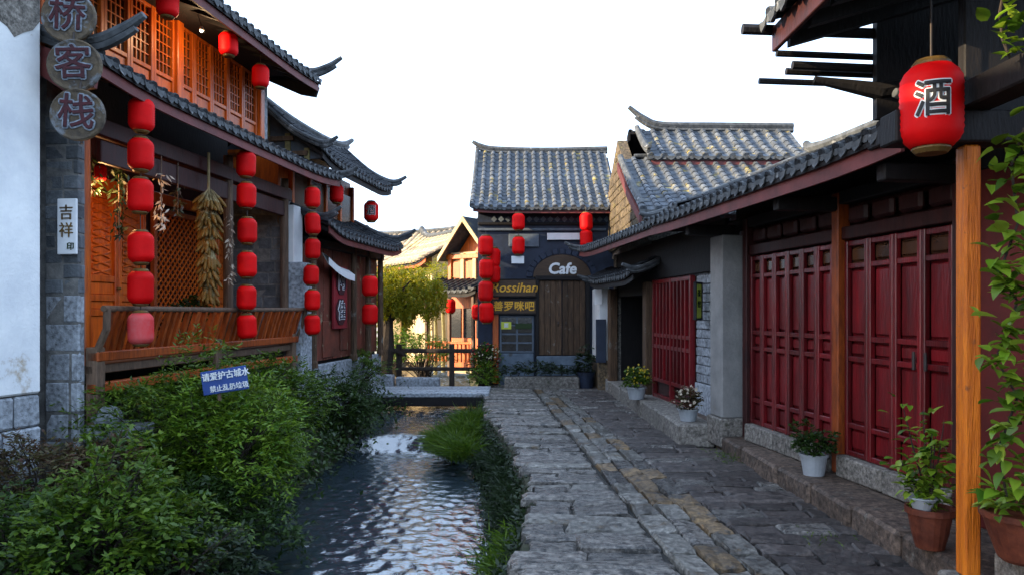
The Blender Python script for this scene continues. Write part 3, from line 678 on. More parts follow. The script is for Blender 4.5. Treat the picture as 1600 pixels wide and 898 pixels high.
# ------------------------------------------------------------------ second house on the water
o2 = W(h1, 0, 6.05, 0)
h2 = thing('creekside_shop', 'dark timber shop with two upswept tile roofs past the guesthouse, red name board below', 'house', o2, PH)
MB().box(-3.2, -0.12, 0.05, 4.6, -0.8, 3.9).build('core', 'dark_wood', h2)
MB().box(-3.0, -0.72, 0.4, 4.5, 3.8, 5.2).build('upper_core', 'orange_wood', h2)
bm_ = MB().cbox(-0.12, -0.07, 0.0, 0.235, 1.0, 3.3, .006).mesh('wall_board', 'painted_board')
for i in range(18): link('wall_board', bm_, h2, (R(0, .012), .10 + i * .25, 0))
MB().box(-0.30, 0.02, 0.05, 4.65, -0.9, 0.55).build('footing', 'mortar', h2)
courses(h2, 'granite_block', 'granite', 0.05, 4.65, -0.6, 0.95, 4, 0.04, 0.1, 0, g, lens=(0.4, 0.8), b=0.02)
for y in (0.25, 2.55, 3.55, 4.5):
    MB().lathe([(.095, .9), (.095, 1.0), (.075, 1.05), (.07, 3.5)], 10, (0.06, y, 0)).build('shop_post', 'plank_wood', h2)
MB().cbox(-0.1, 0.1, 0.1, 4.7, 3.28, 3.44, .01).build('tie_beam', 'dark_wood', h2)
roof(h2, -0.15, 4.75, [(0.58, 3.50), (0.05, 3.70), (-0.72, 4.12)], .215, 'tile', lift=.16)
ridge_bar(h2, [(-0.72, -0.12, 4.24), (-0.1, -0.14, 3.96), (0.35, -0.15, 3.80), (0.60, -0.15, 3.84), (0.78, -0.16, 3.95)], .05, 'verge_ridge')
ridge_bar(h2, [(-0.72, 4.78, 4.28), (-0.1, 4.80, 3.98), (0.35, 4.81, 3.86), (0.65, 4.82, 3.94), (0.88, 4.83, 4.06)], .06, 'verge_ridge')
UP = [(0.28, 5.0), (-0.35, 5.42), (-0.98, 6.0)]
roof(h2, 0.25, 4.85, UP, .215, 'tile', lift=.16, fascia='dark_wood')
roof(h2, 0.25, 4.85, [(-2.25, 5.0), (-1.6, 5.42), (-0.98, 6.0)], .215, 'tile', lift=.16, rafters=False, ends=False, fascia=None)
ridge_bar(h2, [(-0.98, 0.15, 6.16), (-0.98, 1.6, 6.08), (-0.98, 3.4, 6.10), (-0.98, 4.6, 6.22), (-0.98, 5.35, 6.50)], .085)
ridge_bar(h2, [(-0.95, 4.84, 6.10), (-0.4, 4.86, 5.62), (0.05, 4.87, 5.36), (0.35, 4.88, 5.30), (0.62, 4.89, 5.42)], .06, 'verge_ridge')
ridge_bar(h2, [(-0.95, 0.24, 6.08), (-0.4, 0.22, 5.58), (0.05, 0.21, 5.32), (0.35, 0.20, 5.24), (0.58, 0.19, 5.34)], .05, 'verge_ridge')
mb = MB(); mb.prism([(-2.2, 4.98), (-0.98, 5.95), (0.2, 5.0)], 1, 0.50, 0.56); mb.build('gable_board', 'slate', h2)
for a, b in (((-0.98, 5.85), (-0.98, 4.9)), ((-0.55, 5.5), (-0.55, 4.9)), ((-1.4, 5.5), (-1.4, 4.9)), ((-0.15, 5.2), (-0.15, 4.9))):
    mb = MB(); mb.box(a[0] - .05, a[0] + .05, .44, .49, b[1], a[1]); mb.build('gable_strut', 'pale_bark', h2)
for z in (5.05, 5.35): MB().box(-0.98 - (5.95 - z) * .95, -0.98 + (5.95 - z) * .95, .40, .435, z, z + .09).build('gable_strut', 'grey_wood', h2)
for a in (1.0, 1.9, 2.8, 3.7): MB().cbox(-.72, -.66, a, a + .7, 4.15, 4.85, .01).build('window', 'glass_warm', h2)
for y in (0.85, 1.75, 2.65, 3.55, 4.42): MB().cbox(-.74, -.62, y, y + .1, 3.9, 5.1, .01).build('upper_post', 'orange_wood', h2)
# posters painted on the boards below the name signs
for y, z, w, hh in ((1.0, 1.05, .8, .75), (2.0, 1.15, .45, .6)):
    MB().cbox(-.065, -.035, y, y + w, z, z + hh, .008).build('painted_panel', 'painted_board', h2)

# ------------------------------------------------------------------ long house with the red doors (right side)
AR = math.pi + math.atan(0.13)
hr = thing('red_door_house', 'low tiled house with two banks of red panelled doors along the street', 'house', (3.313, 10.8, 0), AR)
g = random.Random(15)
mb = MB(); mb.prism([(-4.2, -.2), (-4.2, 3.5), (-1.9, 4.46), (-.12, 3.76), (-.12, -.2)], 1, -.25, 4.9); mb.build('core', 'dark_red', hr)
MB().box(-4.2, -.12, 4.9, 7.5, -.2, 3.3).build('side_core', 'dark_red', hr)
DZ0, DZ1 = 0.44, 2.76
def red_leaf_meshes(w):
    st = .05; fr = MB()
    for a in (0, w - st): fr.cbox(-.03, .03, a, a + st, DZ0, DZ1, .007)
    H = DZ1 - DZ0; zs = [0, .27, .34, 1.02, 1.09, 1.27, 1.34, 1.98, 2.05, H - .06]
    for z in (0, .30, 1.02, 1.24, 2.02, H - .06): fr.cbox(-.03, .022, st, w - st, DZ0 + z, DZ0 + z + .055, .006)
    pn = []
    for a, b in ((.055, .30), (.355, 1.02), (1.075, 1.24), (1.295, 2.02), (2.075, H - .06)):
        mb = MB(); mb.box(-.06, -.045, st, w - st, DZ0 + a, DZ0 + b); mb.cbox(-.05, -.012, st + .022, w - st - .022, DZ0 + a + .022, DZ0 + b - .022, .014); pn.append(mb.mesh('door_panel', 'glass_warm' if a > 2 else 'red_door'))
    return fr.mesh('door_leaf', 'red_door'), pn
for y0, w, n in ((.46, .345, 6), (2.76, .41, 4)):
    fm, pn = red_leaf_meshes(w - .008)
    for i in range(n):
        o = link('door_leaf', fm, hr, (0.0, y0 + i * w, 0))
        for p in pn: link('door_panel', p, o)
MB().cbox(.03, .05, 2.76 + 2 * .41 + .31, 2.76 + 2 * .41 + .34, 1.45, 1.62, .004).build('door_pull', 'iron', hr)
MB().cbox(.03, .05, 2.76 + 3 * .41 + .06, 2.76 + 3 * .41 + .09, 1.45, 1.62, .004).build('door_pull', 'iron', hr)
for y in (.34, 2.60, 4.46):
    MB().cbox(-.06, .09, y, y + .13, .22, 3.3, .012).build('door_post', 'dark_red' if y != 2.60 else 'rail_wood', hr)
MB().cbox(-.08, .05, .47, 2.60, 2.78, 2.92, .01).build('lintel', 'dark_red', hr)
MB().cbox(-.08, .05, 2.73, 4.46, 2.78, 2.92, .01).build('lintel', 'dark_red', hr)
trm = MB().cbox(-.05, .03, .03, .36, 2.95, 3.14, .03).mesh('transom_panel', 'dark_red')
for i in range(5): link('transom_panel', trm, hr, (0, .50 + i * .42, 0))
for i in range(4): link('transom_panel', trm, hr, (0, 2.78 + i * .42, 0))
MB().cbox(-.08, .07, -.2, 7.4, 3.17, 3.32, .01).build('wall_plate', 'dark_wood', hr)
MB().cbox(-.11, -.06, -.2, 4.8, 3.33, 3.72, .01).build('dark_eave_board', 'dark_wood', hr)
for y0, y1 in ((.47, 2.60), (2.73, 4.46)):
    k = y0
    while k < y1 - .02:
        e = min(k + g.uniform(.5, .8), y1)
        MB().cbox(-.15, .12, k + .006, e - .006, .2, .435, .016, jit=.004).build('sill_stone', 'granite_warm', hr); k = e
MB().cbox(-.12, .02, 4.60, 7.5, .2, 3.3, .01).build('side_wall', 'red_wall', hr)
# white pier at the far corner
MB().cbox(-.10, .30, -.30, .14, .46, 3.1, .012).build('plaster_pier', 'grey_render', hr)
MB().cbox(-.13, .34, -.345, .19, .04, .455, .02).build('pier_foot', 'granite_warm', hr)
PR = [(0.92, 3.42), (0.2, 3.72), (-1.9, 4.58)]
roof(hr, -1.35, 4.95, PR, .215, 'tile', lift=.05, rise=(.5, 1), fz=.17)
roof(hr, -1.35, 4.95, [(-4.6, 3.5), (-3.4, 3.95), (-1.9, 4.58)], .215, 'tile', lift=0, rafters=False, ends=False, fascia=None)
ridge_bar(hr, [(-1.9, 5.1, 4.78), (-1.9, 2, 4.7), (-1.9, -1.0, 4.7), (-1.9, -1.5, 4.85)], .09)
ridge_bar(hr, [(-1.85, -1.36, 4.64), (-0.6, -1.38, 4.14), (0.4, -1.39, 3.74), (0.85, -1.40, 3.58), (1.05, -1.4, 3.60)], .05, 'verge_ridge')
ridge_bar(hr, [(-0.4, 4.96, 4.10), (0.35, 4.97, 3.80), (0.75, 4.98, 3.68), (0.98, 4.98, 3.70)], .055, 'verge_ridge')
for y in (.0, 2.66, 4.5): MB().cbox(.0, .78, y - .06, y + .06, 3.1, 3.25, .012).build('bracket_beam', 'dark_wood', hr)

# step in front of the doors: long worn stones
step = thing('stone_step', 'long worn brown stone step below the red doors', 'step', (3.02, 10.8, 0))
k = -.1
while k < 7.4:
    e = k + g.uniform(.7, 1.25); xk = .03 * k
    MB().cbox(xk, 1.6, -e + .006, -k - .006, -.05, .20 + g.uniform(-.012, .006), .03, jit=.008).build('step_stone', 'step_stone', step); k = e
# platform of the shop next door
plat = thing('stone_platform', 'raised stone platform carrying two white flower pots beside the grille door', 'platform', (2.50, 11.05, 0))
k = 0.0
while k < 7.7:
    e = k + g.uniform(.8, 1.4)
    MB().cbox(-.02 * k, .55, k + .006, e - .006, -.05, .30 + g.uniform(-.008, .006), .025, jit=.006).build('platform_stone', 'granite_warm', plat)
    MB().cbox(.56, 1.4, k + .006, e - .006, -.05, .29, .02, jit=.004).build('platform_stone', 'step_stone', plat); k = e

# ------------------------------------------------------------------ low shop with the grille door
AC = math.pi + math.atan(0.108)
hc = thing('grille_shop', 'low shop with dark open doorway and red grille door beyond the white pier', 'house', (2.46, 18.5, 0), AC)
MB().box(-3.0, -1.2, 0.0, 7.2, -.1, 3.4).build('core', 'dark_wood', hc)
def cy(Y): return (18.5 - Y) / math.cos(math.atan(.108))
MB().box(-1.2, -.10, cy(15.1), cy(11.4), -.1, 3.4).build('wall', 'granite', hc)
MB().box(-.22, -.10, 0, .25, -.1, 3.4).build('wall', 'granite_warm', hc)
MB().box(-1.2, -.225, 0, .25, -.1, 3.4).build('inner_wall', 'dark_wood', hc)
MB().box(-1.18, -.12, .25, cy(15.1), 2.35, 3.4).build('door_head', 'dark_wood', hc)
MB().cbox(-.10, .10, cy(18.35), cy(18.1), .25, 2.55, .02).build('jamb_post', 'plank_wood', hc)
MB().cbox(-.12, .12, cy(18.36) - .03, cy(18.05), .02, .28, .03).build('post_base', 'granite', hc)
MB().cbox(-.10, .10, cy(15.3), cy(15.05), .29, 2.6, .02).build('jamb_post', 'plank_wood', hc)
courses(hc, 'brick', 'granite', cy(12.6), cy(11.3), .8, 2.6, 12, -.06, .08, 0, g, lens=(.2, .34), b=.008, gap=.016)
MB().cbox(-.10, -.02, cy(15.04), cy(11.25), 2.64, 3.42, .01).build('dark_eave_board', 'dark_wood', hc)  # dark board added in place of the eave's shadow on the wall
MB().cbox(-.1, -.03, cy(12.6), cy(11.3), .28, .79, .01).build('plinth', 'granite', hc)
# red grille door: bars, rails, lower panels
ya, yb = cy(14.85), cy(12.65); gd = MB()
MB().box(-.12, -.06, ya, yb, .3, 2.6).build('door_backing', 'dark_red', hc)
for y in (ya, (ya + yb) / 2 - .04, yb - .08): gd.cbox(-.06, .03, y, y + .08, .3, 2.62, .008)
for z in (.3, .62, 1.28, 1.50, 2.54): gd.cbox(-.05, .02, ya + .08, yb - .08, z, z + .07, .006)
gdo = gd.build('grille_door', 'red_door', hc)
bmsh = MB().cbox(-.04, .03, -.028, .028, .69, 2.54, .006).mesh('bar', 'red_door'); nb = 9
for i in range(nb):
    y = ya + .08 + (yb - ya - .16) * (i + 1) / (nb + 1); link('bar', bmsh, gdo, (0, y, 0))
roof(hc, -.5, 7.3, [(.72, 3.50), (.2, 3.66), (-.7, 3.98)], .215, 'tile', lift=.10)
ridge_bar(hc, [(-.7, -.5, 4.1), (.0, -.52, 3.84), (.5, -.53, 3.66), (.8, -.54, 3.66), (1.05, -.55, 3.76)], .055, 'verge_ridge')
# small canopy over the dark doorway
roof(hc, -.1, cy(14.6), [(.52, 2.72), (-.10, 3.0)], .2, 'tile', lift=.10, fascia='dark_wood')
ridge_bar(hc, [(-.1, cy(14.55), 3.08), (.2, cy(14.5), 2.92), (.5, cy(14.48), 2.84), (.75, cy(14.46), 2.92)], .05, 'verge_ridge')
ridge_bar(hc, [(-.1, -.1, 3.08), (.2, -.12, 2.92), (.5, -.14, 2.82), (.8, -.16, 2.90)], .05, 'verge_ridge')
# bit of wall joining the cafe, with stone foot
jw = thing('corner_wall', 'narrow plastered wall stub with stone foot between cafe and dark doorway', 'wall', (2.22, 18.75, 0))
MB().cbox(0, .25, 0, 1.6, .75, 2.6, .01).build('wall', 'plaster', jw)
MB().cbox(-.03, .28, -.04, 1.6, -.03, .74, .03, jit=.01).build('foot_stone', 'slab_ochre', jw)

# ------------------------------------------------------------------ near porch on the right: post, roof, poles
hp = thing('street_porch', 'dark porch roof on a bright orange post at the near end of the red doors', 'porch', (3.1, 5.0, 0))
MB().cbox(-.058, .058, -.058, .058, .21, 3.12, .016).build('post', 'orange_post', hp)
MB().cbox(-.55, 2.4, -.11, .11, 3.125, 3.34, .012).build('eave_beam', 'dark_wood', hp)
MB().cbox(-.05, 2.4, -.04, .04, 3.345, 4.4, .01).build('frieze_board', 'dark_wood', hp)
MB().cbox(-.11, .11, -2.6, 1.2, 3.345, 3.52, .012).build('plate_beam', 'dark_wood', hp)
MB().cbox(-.14, .14, -.14, .14, -.05, .205, .02).build('post_base', 'granite_warm', hp)
mb = MB(); mb.prism([(-.94, 4.22), (2.2, 5.1), (2.2, 5.2), (-.94, 4.32)], 1, -3.4, 1.0); mb.build('roof_deck', 'dark_wood', hp)
mb = MB(); mb.box(-.16, 2.2, .93, 1.0, 3.55, 4.55); mb.build('gable_board', 'dark_wood', hp)
MB().cbox(-.99, -.95, -3.4, .98, 4.10, 4.30, .006).build('fascia_board', 'dark_red', hp)
rm = row_mesh([(-1.08, 4.30), (.2, 4.68), (2.2, 5.24)], .215, 'tile'); em = end_mesh([(-1.08, 4.30), (.2, 4.68)], .215)
for i in range(20):
    o = link('tile_row', rm, hp, (R(-.01, .01), 1.0 - .215 * (i + 1), 0)); link('end_tile', em, o)
rf = MB().prism([(-.9, 4.10), (2.2, 4.98), (2.2, 5.08), (-.9, 4.20)], 1, -.035, .035).mesh('rafter', 'dark_wood')
for i in range(11): link('rafter', rf, hp, (0, .85 - i * .4, 0))
for px0, px1, py, dy, r in ((1160, 1395, 46, 1.0, .045), (1213, 1420, 84, 1.05, .028), (1238, 1430, 102, 1.02, .035), (1228, 1430, 112, 1.12, .03), (1186, 1420, 127, 1.06, .026)):
    a, b = at(px0, py, 5 + dy), at(px1, py + 8, 5 + dy); o = Vector((3.1, 5, 0))
    MB().tube([a - o, b - o], r, 8).build('pole_end', 'dark_wood', hp)
mb = MB(); q = at(1355, 120, 5.95) - Vector((3.1, 5, 0)); mb.tube([q + Vector((-.42, .02, -.02)), q + Vector((.1, 0, -.12)), q + Vector((.55, -.02, -.05))], [.03, .075, .07], 8); mb.build('bracket', 'dark_wood', hp)
ledge = thing('stone_ledge', 'rough stone ledge carrying the large terracotta bowl at picture edge', 'ledge', (3.2, 4.2, 0))
for a, b, c in ((.0, .55, .42), (.56, 1.4, .43)): MB().cbox(a, b, .0, .72, -.05, c, .03, jit=.012).build('ledge_stone', 'granite_warm', ledge)

# ------------------------------------------------------------------ house behind the shop (stone gable, two tiers of roof)
hb = thing('stone_gable_house', 'tall house with stone gable and two stacked tile roofs above the right-hand eaves', 'house', (2.6, 17.2, 0), -math.pi / 2)
MB().box(-3.0, 2.35, .15, 4.5, 3.42, 3.6).build('core', 'granite_warm', hb)
mb = MB(); mb.prism([(2.4, 3.6), (2.4, 3.95), (-.25, 5.45), (-.25, 5.5), (-1.4, 6.3), (-3.0, 5.4), (-3.0, 3.6)], 1, .06, .30); mb.build('stone_gable', 'gable_stone', hb)
MB().box(-3.0, -.25, .30, 4.3, 3.6, 5.5).build('upper_wall', 'dark_red', hb)
def gable_top(x): return 3.95 + (2.4 - x) / 2.65 * 1.5 if x > -.25 else (6.3 - (-.25 - 1.15 + 1.4 - 0) * 0 - (x + 1.4) / 1.15 * .8 if x > -1.4 else 6.3 - (-1.4 - x) / 1.6 * .9)
z = 3.62; g = random.Random(41)
while z < 6.1:
    h = g.uniform(.16, .26); x = -3.0 + g.uniform(-.2, 0)
    while x < 2.35:
        w = g.uniform(.22, .5); a, b = max(x, -2.98), min(x + w, 2.36)
        if b - a > .08 and z + h < min(gable_top(a), gable_top(b)) - .02: MB().cbox(a + .008, b - .008, .06 - g.uniform(.012, .03), .10, z + .008, z + h - .008, .014, jit=.008).build('gable_block', 'gable_stone', hb)
        x += w
    z += h
roof(hb, -.03, 4.6, [(2.75, 3.97), (1.2, 4.72), (-.3, 5.60)], .30, 'tile_old', lift=0, r=.07, fascia=None)
mb = MB(); mb.prism([(2.75, 3.90), (1.2, 4.64), (-.3, 5.52), (-.3, 5.30), (1.2, 4.44), (2.75, 3.72)], 1, -.10, -.05); mb.build('barge_board', 'fascia', hb)
roof(hb, .62, 4.4, [(.12, 5.57), (-.6, 5.95), (-1.4, 6.54)], .30, 'tile_old', lift=0, r=.07, fz=.22)
roof(hb, .40, 4.4, [(-3.3, 5.45), (-2.3, 5.9), (-1.4, 6.54)], .30, 'tile_old', lift=0, r=.07, rafters=False, ends=False, fascia=None)
mb = MB(); mb.prism([(-3.3, 5.45), (-2.3, 5.9), (-1.4, 6.52), (-1.4, 6.30), (-2.3, 5.66), (-3.3, 5.22)], 1, .33, .39); mb.build('barge_board', 'dark_wood', hb)
ridge_bar(hb, [(-1.4, 4.5, 6.66), (-1.4, 2.5, 6.68), (-1.4, 1.2, 6.70), (-1.4, .75, 6.85), (-1.4, .35, 7.15)], .085)
ridge_bar(hb, [(-1.35, .55, 6.62), (-.7, .56, 6.18), (-.1, .57, 5.86), (.25, .58, 5.80)], .07, 'verge_ridge')
ridge_bar(hb, [(-.3, -.02, 5.66), (1.2, -.02, 4.84), (2.6, -.02, 4.12)], .07, 'verge_ridge')
ridge_bar(hb, [(-.28, 4.5, 5.72), (-.28, 2, 5.68), (-.28, .3, 5.68)], .06, 'wall_ridge')

# ------------------------------------------------------------------ cafe at the end of the street
hk = thing('cafe_house', 'two-storey cafe with grey tile roof and plank double door closing the street', 'house', (0, 20.4, 0), -math.pi / 2)
def fx(px): return (px - 800) * .01774
def fz(py): return 2 + (486 - py) * .01774
MB().box(-4.8, -.02, -.95, 2.98, -.1, 4.85).build('core', 'navy', hk)
mb = MB(); mb.prism([(-4.8, 4.85), (-2.4, 6.75), (-.02, 4.85)], 1, -.94, 2.97); mb.build('gable_infill', 'navy', hk)
roof(hk, -1.08, 2.90, [(.62, 4.77), (-.8, 5.62), (-2.4, 6.90)], .24, 'tile_old', lift=.05, rise=(1, 0), r=.065, fz=.10)
roof(hk, -1.08, 2.66, [(-5.2, 4.9), (-3.8, 5.8), (-2.4, 6.9)], .24, 'tile_old', lift=0, rafters=False, ends=False, fascia=None)
ridge_bar(hk, [(-2.4, 2.95, 7.02), (-2.4, 1.0, 6.98), (-2.4, -.5, 7.02), (-2.4, -.95, 7.10), (-2.4, -1.22, 7.24)], .08)
ridge_bar(hk, [(-2.35, -1.07, 6.98), (-.8, -1.09, 5.72), (.3, -1.1, 4.98), (.6, -1.1, 4.92)], .06, 'verge_ridge')
MB().cbox(-.02, .10, -.94, 2.6, fz(334), fz(329), .01).build('eave_beam', 'dark_red', hk)
dm = MB().prism([(0, -.085), (.085, 0), (0, .085), (-.085, 0)], 0, 0, .03).mesh('diamond_tile', 'slate')
for i in range(17): link('diamond_tile', dm, hk, (0.0, fx(772) + i * .195, fz(343)))
for z in (352, 361): MB().cbox(-.02, .06, -.94, 2.6, fz(z), fz(z) + .07, .008).build('band', 'slate' if z > 355 else 'dark_wood', hk)
MB().cbox(-.02, .05, fx(795), fx(842), fz(386), fz(366), .01).build('grey_board', 'slate', hk)
# arch over the door with ring of grey bricks
cxk, czk = fx(878), fz(433)
ar = MB(); n = 16
ar.prism([(cxk + .80 * math.cos(math.pi * i / n), czk + .62 * math.sin(math.pi * i / n)) for i in range(n + 1)], 0, .0, .05); ar.build('arch_board', 'sign_brown', hk)
for i in range(15):
    a = math.pi * (i + .5) / 15; M = Matrix.Translation((0, cxk + .90 * math.cos(a), czk + .71 * math.sin(a))) @ Matrix.Rotation(a, 4, 'X')
    MB().cbox(-.02, .045, -.085, .085, -.075, .075, .012, M).build('arch_brick', 'navy', hk)
link('lettering', bold_mesh('Cafe', .42, 'white', .014, .01, shear=.15), hk, (.07, cxk, czk + .22), rot=FACE_X)
# plank door
for a, b in ((fx(836), fx(842)), (fx(914), fx(921))): MB().cbox(-.02, .12, a, b, .74, fz(431), .012).build('door_frame', 'dark_wood', hk)
MB().cbox(-.02, .13, fx(836), fx(921), fz(438), fz(431), .012).build('door_frame', 'dark_wood', hk)
for s_, (a, b) in enumerate(((fx(842), fx(877.5)), (fx(878.5), fx(914)))):
    o = MB().box(0, .02, a, b, .78, fz(438)).build('door_leaf', 'dark_wood', hk); w = (b - a) / 4
    for i in range(4): MB().cbox(.02, .055, a + i * w + .004, a + (i + 1) * w - .004, .79, fz(438) - .01, .008).build('plank', 'plank_wood', o)
    MB().tube([(.07, (b - .1) if s_ == 0 else (a + .1), 1.72), (.11, (b - .1) if s_ == 0 else (a + .1), 1.66), (.07, (b - .1) if s_ == 0 else (a + .1), 1.60)], .018, 6).build('handle', 'iron', o)
for z0, z1, x1 in ((-.05, .26, .85), (.26, .52, .55), (.52, .77, .28)): MB().cbox(-.02, x1, fx(838), fx(922), z0, z1, .02, jit=.005).build('door_step', 'bluegrey', hk)
# signs are built below; window with panes
MB().cbox(-.02, .10, fx(779), fx(834), -.05, .84, .02).build('plinth', 'bluegrey', hk)
wo = MB(); ya, yb, za, zb = fx(781), fx(834), .86, 1.88
for y in (ya, (ya + yb) / 2 - .02, yb - .05): wo.cbox(0, .07, y, y + .05, za, zb, .006)
for k in range(5): wo.cbox(0, .06, ya + .05, yb - .05, za + k * (zb - za - .045) / 4, za + k * (zb - za - .045) / 4 + .045, .005)
wo = wo.build('window', 'slate', hk)
for i in range(2):
    for k in range(4):
        a = ya + .05 + i * (yb - ya - .05) / 2; MB().box(.005, .02, a, a + (yb - ya) / 2 - .06, za + k * .255 + .04, za + (k + 1) * .255).build('pane', 'glass_dark', wo)
MB().cbox(-.02, .08, fx(770), fx(779), 0, 2.9, .01).build('corner_post', 'orange_wood', hk)
# planter with dark plants
pl = thing('stone_planter', 'low dark planter of tangled leaves in front of the cafe steps', 'planter', (.75, 19.25, 0))
MB().cbox(-.95, 1.0, -.2, .2, -.03, .30, .03, jit=.01).build('trough', 'granite_warm', pl)
P, D, N, Ls, Ws, tip, ax = spray_leaves((0, 0, .42), (1.0, .26, .22), 240, 8, .09, .035, .2, seed=77, low=-.2)
link('foliage', leaf_faces(P, D, N, Ls, Ws, 'foliage', 'leaf_shade'), pl)

# ------------------------------------------------------------------ beyond the bridge: sunlit eating house, far houses, white wall
he = thing('gabled_eating_house', 'sunlit orange house with open gable and dark porch roof left of the cafe', 'house', (-1.35, 23.6, 0), math.radians(-90 - 36))
MB().box(-3.0, -.03, -.85, .85, 0, 3.9).build('wall', 'cream', he)
mb = MB(); mb.prism([(-.80, 3.75), (0, 4.72), (.80, 3.75)], 0, -2.9, -.25); mb.build('gable_infill', 'orange_wood', he)
for s_ in (-1, 1):
    mb = MB(); mb.prism([(0, 4.86), (s_ * 1.05, 3.62), (s_ * 1.05, 3.74), (0, 5.0)], 0, -3.2, .35); mb.build('roof_slope', 'tile_old', he)
    mb = MB(); mb.prism([(0, 4.83), (s_ * 1.05, 3.58), (s_ * 1.05, 3.74), (0, 5.02)], 0, .352, .40); mb.build('barge_board', 'cream', he)
for y in (-.78, -.25, .25, .78): MB().cbox(-.02, .10, y - .07, y + .07, 2.9, 3.85, .01).build('gable_post', 'cream' if abs(y) < .5 else 'orange_wood', he)
MB().cbox(-.02, .12, -.9, .9, 3.68, 3.82, .01).build('tie_beam', 'orange_wood', he)
for y in (-.52, 0, .52): MB().cbox(-.03, .04, y - .17, y + .17, 3.0, 3.6, .01).build('window', 'orange_wood', he)
roof(he, -1.15, 1.15, [(1.15, 2.62), (.0, 3.02)], .22, 'tile', lift=.12, fascia='dark_wood')
for y in (-.95, 0.0, .95): MB().cbox(.95, 1.05, y - .05, y + .05, 0, 2.6, .01).build('porch_post', 'grey_wood', he)
MB().box(-.02, .03, -.84, .84, 0.2, 2.6).build('shopfront', 'orange_wood', he)
for a in (-.78, -.24, .30): MB().cbox(.03, .06, a, a + .46, 1.15, 2.1, .01).build('window', 'glass_dark', he)
bl = MB().cbox(.96, 1.02, -.03, .03, .45, 1.0, .006).mesh('baluster', 'orange_wood')
for i in range(13): link('baluster', bl, he, (0, -.9 + i * .15, 0))
MB().cbox(.93, 1.06, -.95, .95, 1.0, 1.07, .01).build('porch_rail', 'orange_wood', he)

def far_house(label, x, y, rz, w, d, wall_h, ridge_h, ov=.5):
    t = thing('distant_house', label, 'house', (x, y, 0), rz)
    MB().box(-d / 2, d / 2, -w / 2, w / 2, 0, wall_h).build('wall', 'cream', t)
    mb = MB(); mb.prism([(-d / 2, wall_h), (0, ridge_h - .15), (d / 2, wall_h)], 1, -w / 2 + .02, w / 2 - .02); mb.build('gable', 'cream', t)
    for s_ in (-1, 1):
        roof(t, -w / 2 - ov, w / 2 + ov, [(s_ * (d / 2 + ov), wall_h - .2), (s_ * d / 4, wall_h + (ridge_h - wall_h) * .42), (0, ridge_h)], .34, 'tile_sun', lift=.2, r=.09, rafters=False, ends=False, fascia='orange_wood')
    ridge_bar(t, [(0, -w / 2 - ov - .3, ridge_h + .55), (0, -w / 2, ridge_h + .14), (0, 0, ridge_h + .08), (0, w / 2, ridge_h + .14), (0, w / 2 + ov + .3, ridge_h + .55)], .12)
    for k in range(int(w / 1.5)):
        yy = -w / 2 + .5 + k * 1.5
        o = MB().cbox(d / 2, d / 2 + .05, yy, yy + .9, wall_h - 1.6, wall_h - .6, .02).build('window', 'orange_wood', t)
        MB().box(d / 2 + .05, d / 2 + .06, yy + .1, yy + .8, wall_h - 1.5, wall_h - .7).build('pane', 'glass_dark', o)
    return t
far_house('nearest sunlit far house with upswept ridge just left of the orange gable', -2.55, 30.0, math.radians(-150), 4.2, 3.4, 4.0, 5.1)
far_house('middle sunlit far house rising behind the willow crown', -5.0, 38.0, math.radians(-120), 5.0, 4.5, 4.6, 6.0)
far_house('farthest sunlit house with low ridge, between willow and dark shop roof', -9.2, 46.0, math.radians(-125), 6.5, 5, 4.2, 5.8)
wg = thing('garden_wall', 'white garden wall with small tiled gate far beyond the bridge', 'wall', (-4.4, 29.5, 0))
MB().cbox(-2.6, -.35, 0, .25, 0, 2.0, .02).build('wall', 'white', wg)
MB().cbox(.55, 1.6, 0, .25, 0, 1.6, .02).build('wall', 'white', wg)
MB().cbox(-.35, -.05, -.1, .3, 0, 1.85, .02).build('gate_post', 'cream', wg)
MB().cbox(.30, .56, -.1, .3, 0, 1.85, .02).build('gate_post', 'plaster', wg)
mb = MB(); mb.prism([(-.75, 1.82), (.1, 2.22), (.95, 1.82), (.95, 1.90), (.1, 2.34), (-.75, 1.90)], 1, -.35, .5); mb.build('gate_roof', 'tile', wg)
MB().box(-.05, .30, .15, .2, 0, 1.8).build('gate_door', 'dark_wood', wg)

# ------------------------------------------------------------------ lanterns
def lantern_meshes(m, r=.142, h=.36, n=22):
    pr = []; k = 26
    for i in range(k + 1):
        t = i / k; z = -h / 2 + h * t; e = abs(2 * t - 1)
        q = r * (1 - .34 * max(0, (e - .55) / .45) ** 2.2); q *= 1 - .028 * (i % 2)
        pr.append((q, z))
    sh = MB().lathe(pr, n).mesh('shade', m, smooth=True)
    top = MB().lathe([(r * .60, h / 2 - .005), (r * .62, h / 2 + .012), (r * .5, h / 2 + .03), (r * .12, h / 2 + .036)], 16).mesh('top_cap', 'gold')
    bot = MB().lathe([(r * .12, -h / 2 - .032), (r * .5, -h / 2 - .028), (r * .62, -h / 2 - .01), (r * .60, -h / 2 + .005)], 16).mesh('bottom_cap', 'gold')
    return sh, top, bot
LM = {m: lantern_meshes(m) for m in ('red_paper', 'faded_paper')}
def lantern(p, label, group=None, s=1.0, m='red_paper', drop=.1):
    """paper lantern centred at p, hung on a short cord of length drop"""
    t = thing('red_lantern', label, 'lantern', p, R(0, 6), group); t.scale = (s, s, s * R(.94, 1.05)); t.rotation_euler.x = R(-.05, .05); t.rotation_euler.y = R(-.05, .05)
    sh, a, b = LM[m]; link('shade', sh, t); link('top_cap', a, t); link('bottom_cap', b, t)
    d = drop / s; MB().tube([(0, 0, .21), (0, 0, .21 + d)], .006, 5).build('cord', 'iron', t, fix=False)
    return t
ORD = ['topmost', 'second from top', 'third from top', 'fourth from top', 'fifth from top', 'bottom']
